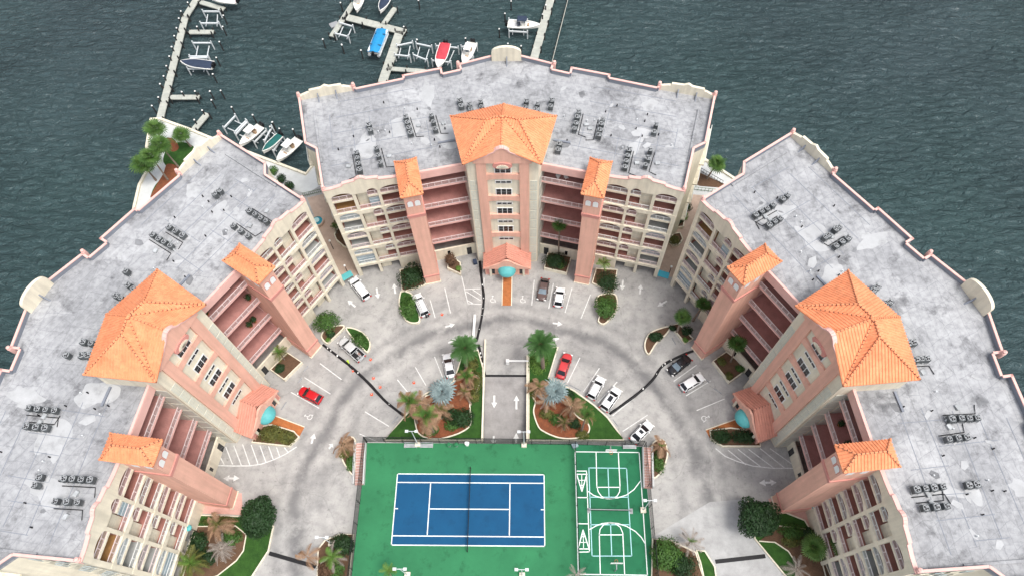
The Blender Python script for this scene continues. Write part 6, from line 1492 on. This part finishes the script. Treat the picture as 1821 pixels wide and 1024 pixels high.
shrub((640, 604), 1.7, 1.1, 1.1, 'low dark shrub right of the silver pickup', 'leaf1', 900, 0.14, rz=R(-40))
shrub((588, 594), 0.7, 0.6, 1.0, 'dark shrub left of the silver pickup bonnet', 'leaf2', 500, 0.14)
shrub((583, 604), 0.4, 0.4, 0.7, 'small yellow ball shrub at the left upper planter', 'leaf3', 350, 0.1)
shrub((1078, 545), 1.9, 2.2, 2.3, 'rounded green shrub in the curved planter of the middle block', 'leaf1', 1700, 0.18)
shrub((1080, 501), 1.8, 2.0, 1.8, 'dark shrub mass right of the middle right pillar', 'leaf2', 1200, 0.17)
shrub((987, 463), 2.0, 1.6, 1.9, 'dark bush with pale flowers in the square planter by the middle porch', 'leaf2', 1200, 0.16, 0.8)
shrub((998, 473), 0.55, 0.55, 0.9, 'bright green ball shrub in the square planter by the middle porch', 'leaf3', 400, 0.1, 0.8)
shrub((801, 462), 0.9, 1.0, 2.4, 'tall dark red bush left of the middle porch', 'soil', 800, 0.17, 0.8)
shrub((816, 477), 0.5, 0.5, 0.8, 'small bright green shrub left of the middle porch', 'leaf3', 350, 0.1, 0.8)
shrub((1166, 598), 1.2, 0.8, 1.2, 'dark leafy shrub in the right upper curved planter', 'leaf2', 900, 0.15)
shrub((1196, 583), 0.6, 0.5, 0.8, 'small dark shrub at the corner of the right rectangular planter', 'leaf2', 400, 0.13)
shrub((1219, 604), 0.45, 0.45, 0.8, 'small light green ball shrub beside the right upper pillar', 'leaf3', 350, 0.1)
shrub((1222, 588), 0.9, 0.8, 1.2, 'dark shrub under the right fan palm', 'leaf2', 600, 0.15)
shrub((1283, 642), 0.7, 0.7, 0.9, 'olive shrub in the right square planter corner nearest the pillar', 'leaf_y', 500, 0.13, 0.8)
shrub((1297, 668), 0.6, 0.6, 0.7, 'olive shrub in the right square planter corner nearest the drive', 'leaf_y', 450, 0.13, 0.8)
shrub((1316, 655), 0.7, 0.6, 0.7, 'green shrub in the right square planter corner nearest the porch', 'leaf1', 450, 0.13, 0.8)
shrub((1284, 775), 1.6, 1.2, 1.2, 'dark bush at the drive end of the right rounded planter', 'leaf2', 1100, 0.15)
shrub((1325, 776), 1.9, 1.1, 1.3, 'dark bush below the right teal dome', 'leaf2', 1200, 0.15)
shrub((482, 770), 2.0, 1.3, 1.3, 'olive bush below the left teal dome', 'leaf_y', 1400, 0.15)
shrub((508, 777), 1.5, 1.1, 1.2, 'olive bush at the drive end of the left rounded planter', 'leaf_y', 1100, 0.15)
shrub((498, 655), 0.8, 0.8, 1.0, 'dark bush in the left square planter', 'leaf2', 600, 0.15, 0.8)
shrub((612, 800), 0.8, 1.2, 0.8, 'green brown shrub left of the left stair', 'leaf_y', 700, 0.14)
shrub((623, 822), 0.7, 1.1, 0.8, 'dark green shrub at the tip of the left stair planter', 'leaf1', 700, 0.14)
shrub((1171, 822), 0.9, 1.7, 0.8, 'olive green shrub right of the right stair', 'leaf1', 900, 0.14)
shrub((609, 968), 1.9, 1.5, 1.6, 'dark shrub mass left of the tennis court fence', 'leaf2', 1500, 0.17)
shrub((580, 1012), 1.2, 1.2, 1.2, 'red green shrub at the bottom left court bed', 'soil', 800, 0.15)
shrub((1185, 985), 2.2, 2.2, 1.8, 'dense green shrub mass right of the court fence', 'leaf1', 2400, 0.18)
shrub((1215, 1005), 1.7, 1.8, 1.6, 'dark green shrub behind the greyish palm', 'leaf2', 1500, 0.17)
shrub((390, 926), 3.0, 0.8, 0.9, 'clipped olive hedge below the left pillar', 'leaf_y', 1700, 0.12, 0.2, 'hedge', 'hedge')
shrub((1412, 945), 2.4, 1.4, 1.0, 'clipped green hedge below the right pillar', 'leaf1', 1900, 0.12, 0.2, 'hedge', 'hedge')
shrub((352, 963), 1.3, 1.5, 1.6, 'dark shrub against the left block base', 'leaf2', 1100, 0.17)
shrub((1440, 950), 1.0, 1.0, 1.2, 'small dark shrub beside the bright fan palms', 'leaf2', 700, 0.15)
shrub((822, 742), 1.9, 1.6, 1.3, 'dense dark shrub in the right of the left island', 'leaf2', 1600, 0.16)
shrub((796, 735), 1.5, 1.0, 1.1, 'low dark shrub in the middle of the left island', 'leaf2', 1000, 0.15)
shrub((846, 680), 1.2, 2.2, 0.7, 'yellow green ground shrub beside the ramp in the left island', 'leaf_y', 1300, 0.13, 0.2)
shrub((838, 648), 1.1, 1.5, 0.8, 'orange green bromeliad clump under the left date palm', 'leaf_y', 900, 0.14, 0.2)
shrub((957, 645), 1.6, 1.9, 0.5, 'bright green ground cover under the right date palm', 'leaf3', 1500, 0.12, 0.2)
shrub((949, 690), 0.9, 1.4, 0.6, 'olive green ground cover beside the ramp in the right island', 'leaf_y', 800, 0.12, 0.2)
shrub((972, 735), 1.2, 0.8, 0.8, 'green brown shrub on the left of the right island mulch', 'leaf_y', 700, 0.14, 0.2)
shrub((1035, 772), 1.0, 0.7, 0.6, 'olive ground cover at the lower right of the right island', 'leaf_y', 700, 0.12, 0.2)
shrub((765, 765), 1.3, 0.9, 0.8, 'low green shrub at the front of the left island mulch', 'leaf1', 700, 0.14, 0.2)
shrub((805, 755), 1.2, 0.9, 0.9, 'leafy green shrub before the dense dark one in the left island', 'leaf1', 700, 0.15, 0.2)
shrub((842, 705), 0.9, 1.0, 0.9, 'dark red green shrub at the ramp side of the left island', 'leaf_y', 600, 0.14, 0.2)
shrub((990, 745), 1.2, 0.9, 0.7, 'low green shrub in the middle of the right island mulch', 'leaf1', 700, 0.14, 0.2)
shrub((1022, 752), 0.9, 0.9, 0.8, 'dark green shrub left of the green and brown palm', 'leaf2', 600, 0.14, 0.2)
shrub((1010, 700), 1.1, 0.8, 0.8, 'dark green shrub above the right silver palm', 'leaf2', 600, 0.14, 0.2)
shrub((410, 955), 1.6, 1.2, 1.0, 'green shrub beside the heap of dead grey fronds', 'leaf1', 900, 0.15, 0.2)
shrub((365, 990), 1.5, 1.3, 1.2, 'dark shrub between the yellow green palm and the left block', 'leaf2', 900, 0.16, 0.2)
shrub((1408, 962), 1.4, 0.9, 0.9, 'low olive shrub at the left foot of the bright fan palm', 'leaf_y', 800, 0.14, 0.2)
shrub((598, 1012), 1.2, 1.2, 1.0, 'leafy green shrub behind the green and grey palm', 'leaf1', 700, 0.15, 0.2)
for i, (px, lab) in enumerate((((485, 304), 'green shrub at the promenade corner by the left block'), ((500, 318), 'dark shrub along the upper wall of the left block'), ((515, 330), 'small shrub nearest the stair by the left block'), ((1222, 368), 'tall narrow shrub beside the right end of the middle block'), ((1214, 385), 'bright shrub beside the right end of the middle block'), ((1200, 428), 'olive shrub in the hexagonal planter of the right walkway'), ((1205, 392), 'dark shrub in the walkway planter next to the middle block'))):
    shrub(px, 0.9, 0.9, 1.4, lab, ('leaf1', 'leaf2', 'leaf2', 'leaf2', 'leaf3', 'leaf_y', 'leaf2')[i], 600, 0.15, 0.2)
planter([(1190, 432), (1196, 419), (1208, 417), (1213, 428), (1207, 437), (1196, 439)], 'hexagonal planter on the right walkway', 0.7, sm=False)
planter([(1203, 396), (1208, 384), (1218, 386), (1214, 406), (1204, 407)], 'walled planter on the right walkway nearer the water', 0.7, sm=False)
planter([(596, 420), (603, 408), (612, 418), (622, 440), (614, 442), (600, 430)], 'tan boulder edged planter on the left walkway', 0.7, sm=False)

# ------------------------------------------------------------------ small things
p = g(566, 396); t = thing('spa_pool', (p.x, p.y, 0), 0, 'round teal spa pool in the gap left of the middle block', 'spa pool')
MB().lathe((0, 0, 0), [(1.25, 0), (1.25, 0.75), (1.0, 0.76), (1.0, 0.6)], 24).build('wall', 'paver', t); MB().lathe((0, 0, 0), [(1.0, 0.5), (1.0, 0.62), (0.02, 0.63)], 24).build('pool_water', 'spa', t)
o = MB().lathe((-0.2, 0.15, 0.64), [(0.55, 0), (0.55, 0.08), (0.02, 0.12)], 18).build('lid', 'spa_lt', t)
for px, rz, lab in (((617, 490), R(35), 'flat teal awning at the walkway gate left of the middle block'), ((1180, 488), R(-20), 'flat blue awning at the walkway gate right of the middle block')):
    p = g(*px, 2.4); t = thing('gate_awning', (p.x, p.y, 0), rz, lab, 'awning', 'gate awnings')
    MB().box(-1.0, 1.0, -0.65, 0.65, 2.35, 2.45).build('canopy', 'teal' if rz > 0 else 'spa', t)
    for x in (-0.9, 0.9):
        for y in (-0.55, 0.55): MB().tube([(x, y, 0), (x, y, 2.35)], 0.04, 6).build('post', 'grey', t)
for (b_, c_), lab in ((((593, 443), (586, 429.5)), 'globe lamp post on the left walkway'), (((618, 484), (614.5, 472.5)), 'globe lamp post at the left walkway gate'), (((1190, 486), (1194, 475)), 'globe lamp post at the right walkway gate')):
    b, h = solve_h(b_, c_); h = min(max(h, 2.2), 3.4); t = thing('lamp_post', (b.x, b.y, 0), 0, lab, 'lamp post', 'globe lamp posts')
    MB().tube([(0, 0, 0), (0, 0, h)], [0.07, 0.045], 8).build('pole', 'dark', t); MB().lathe((0, 0, h), [(0.06, 0), (0.2, 0.1), (0.22, 0.2), (0.16, 0.34), (0.02, 0.4)], 12).build('globe', 'white', t)
for px, top, lab in (((352, 945), 2.8, 'teal topped lamp against the left block pillar'), ((1435, 908), 2.8, 'teal topped lamp beside the right block pillar')):
    p = g(*px); t = thing('garden_lamp', (p.x, p.y, 0), 0, lab, 'lamp post', 'garden lamps')
    MB().tube([(0, 0, 0), (0, 0, 3.4)], 0.05, 6).build('pole', 'dark', t); MB().lathe((0, 0, 3.4), [(0.1, 0), (0.5, 0.05), (0.45, 0.2), (0.1, 0.35)], 12).build('shade', 'teal', t)
# iron fence and green gate in the gaps
for a, b, lab, m in (((540, 350), (574, 342), 'low green fence across the left walkway gap', 'leaf1'), ((1228, 338), (1290, 345), 'low green fence across the right walkway gap', 'leaf1'), ((1236, 300), (1284, 328), 'black iron rail along the right promenade', 'dark')):
    A_, B_ = g(*a), g(*b); t = thing('railing_fence', (A_.x, A_.y, 0), 0, lab, 'railing', 'walkway railings'); n = 10
    for i in range(n+1):
        p = A_+(B_-A_)*i/n; MB().tube([p, p+Vector((0, 0, 1.1))], 0.035, 5).build('post', m, t, off=t.location)
    for z in (0.3, 1.1): MB().bar(A_+Vector((0, 0, z)), B_+Vector((0, 0, z)), 0.06).build('rail', m, t, off=t.location)
p = g(845, 468); t = thing('luggage_cart', (p.x, p.y, 0), 0.3, 'dark blue cart beside the black barrier near the middle porch', 'cart')
MB().box(-0.35, 0.35, -0.45, 0.45, 0.15, 0.8).build('bin', 'navy_cov', t)
for x in (-0.3, 0.3):
    for y in (-0.35, 0.35): MB().tube([(x-0.03, y, 0.1), (x+0.03, y, 0.1)], 0.1, 8).build('wheel', 'dark', t)
for b, u, v, z, lab in (('C', 10.0, 47.4, ZK[0]+2.51, 'white chair on the top gallery right of the middle tower'), ('C', 8.7, 47.6, ZK[0]+2.51, 'white side table on the top gallery right of the middle tower')):
    p = wl(b, u, v, z); t = thing('patio_chair' if 'chair' in lab else 'patio_table', p, 0.5, lab, 'chair' if 'chair' in lab else 'table')
    if 'chair' in lab:
        MB().box(-0.28, 0.28, -0.28, 0.28, 0.4, 0.46).build('seat', 'white', t); MB().box(-0.28, 0.28, 0.24, 0.3, 0.46, 1.0).build('backrest', 'white', t)
        for x in (-0.24, 0.24):
            for y in (-0.24, 0.24): MB().tube([(x, y, 0), (x, y, 0.4)], 0.03, 5).build('leg', 'white', t)
    else:
        MB().lathe((0, 0, 0.6), [(0.4, 0), (0.4, 0.05), (0.02, 0.06)], 16).build('table_top', 'white', t); MB().lathe((0, 0, 0), [(0.25, 0), (0.05, 0.08), (0.05, 0.6)], 10).build('pedestal', 'white', t)
for b, u, k, lab in (('L', 13.0, 1, 'second gallery of the left block near its upper pillar'), ('L', 11.6, 2, 'third gallery of the left block near its upper pillar'), ('L', 10.6, 2, 'third gallery of the left block, left of another plant'), ('L', 7.0, 0, 'top gallery of the left block beside the tower'), ('R', 9.0, 0, 'top gallery of the right block below its tower'), ('R', 11.0, 1, 'second gallery of the right block below its tower'), ('R', 8.2, 1, 'second gallery of the right block close to its tower')):
    vv = 41.9+(27.7-abs(u))*math.tan(A)+1.4; p = wl(b, u, vv, ZK[k]+2.52)
    t = thing('potted_plant', p, 0, 'dark potted plant on the '+lab, 'plant', 'gallery pot plants')
    MB().lathe((0, 0, 0), [(0.2, 0), (0.28, 0.45)], 10).build('pot', 'terracotta', t); blob(0.55, 0.55, 0.6, 220, 0.14, int(u*10)).build('foliage', 'leaf2', t, recalc=False).location = (0, 0, 0.4)
# patio umbrellas seen below the lower right balconies
for px, m, lab in (((1496, 1013), 'white', 'white parasol on the lowest balcony of the right block'), ((1523, 1003), 'blue_cov', 'blue parasol on the lowest balcony of the right block')):
    p = g(*px, 2.4); t = thing('parasol', (p.x, p.y, 0), 0, lab, 'parasol', 'balcony parasols')
    MB().lathe((0, 0, 2.1), [(1.0, 0), (0.5, 0.25), (0.02, 0.42)], 12).build('canopy', m, t); MB().tube([(0, 0, 0), (0, 0, 2.45)], 0.03, 6).build('pole', 'white', t)
S.cycles.max_bounces = 6; S.cycles.diffuse_bounces = 3; S.cycles.glossy_bounces = 2; S.cycles.transparent_max_bounces = 8
S.cycles.use_denoising = True
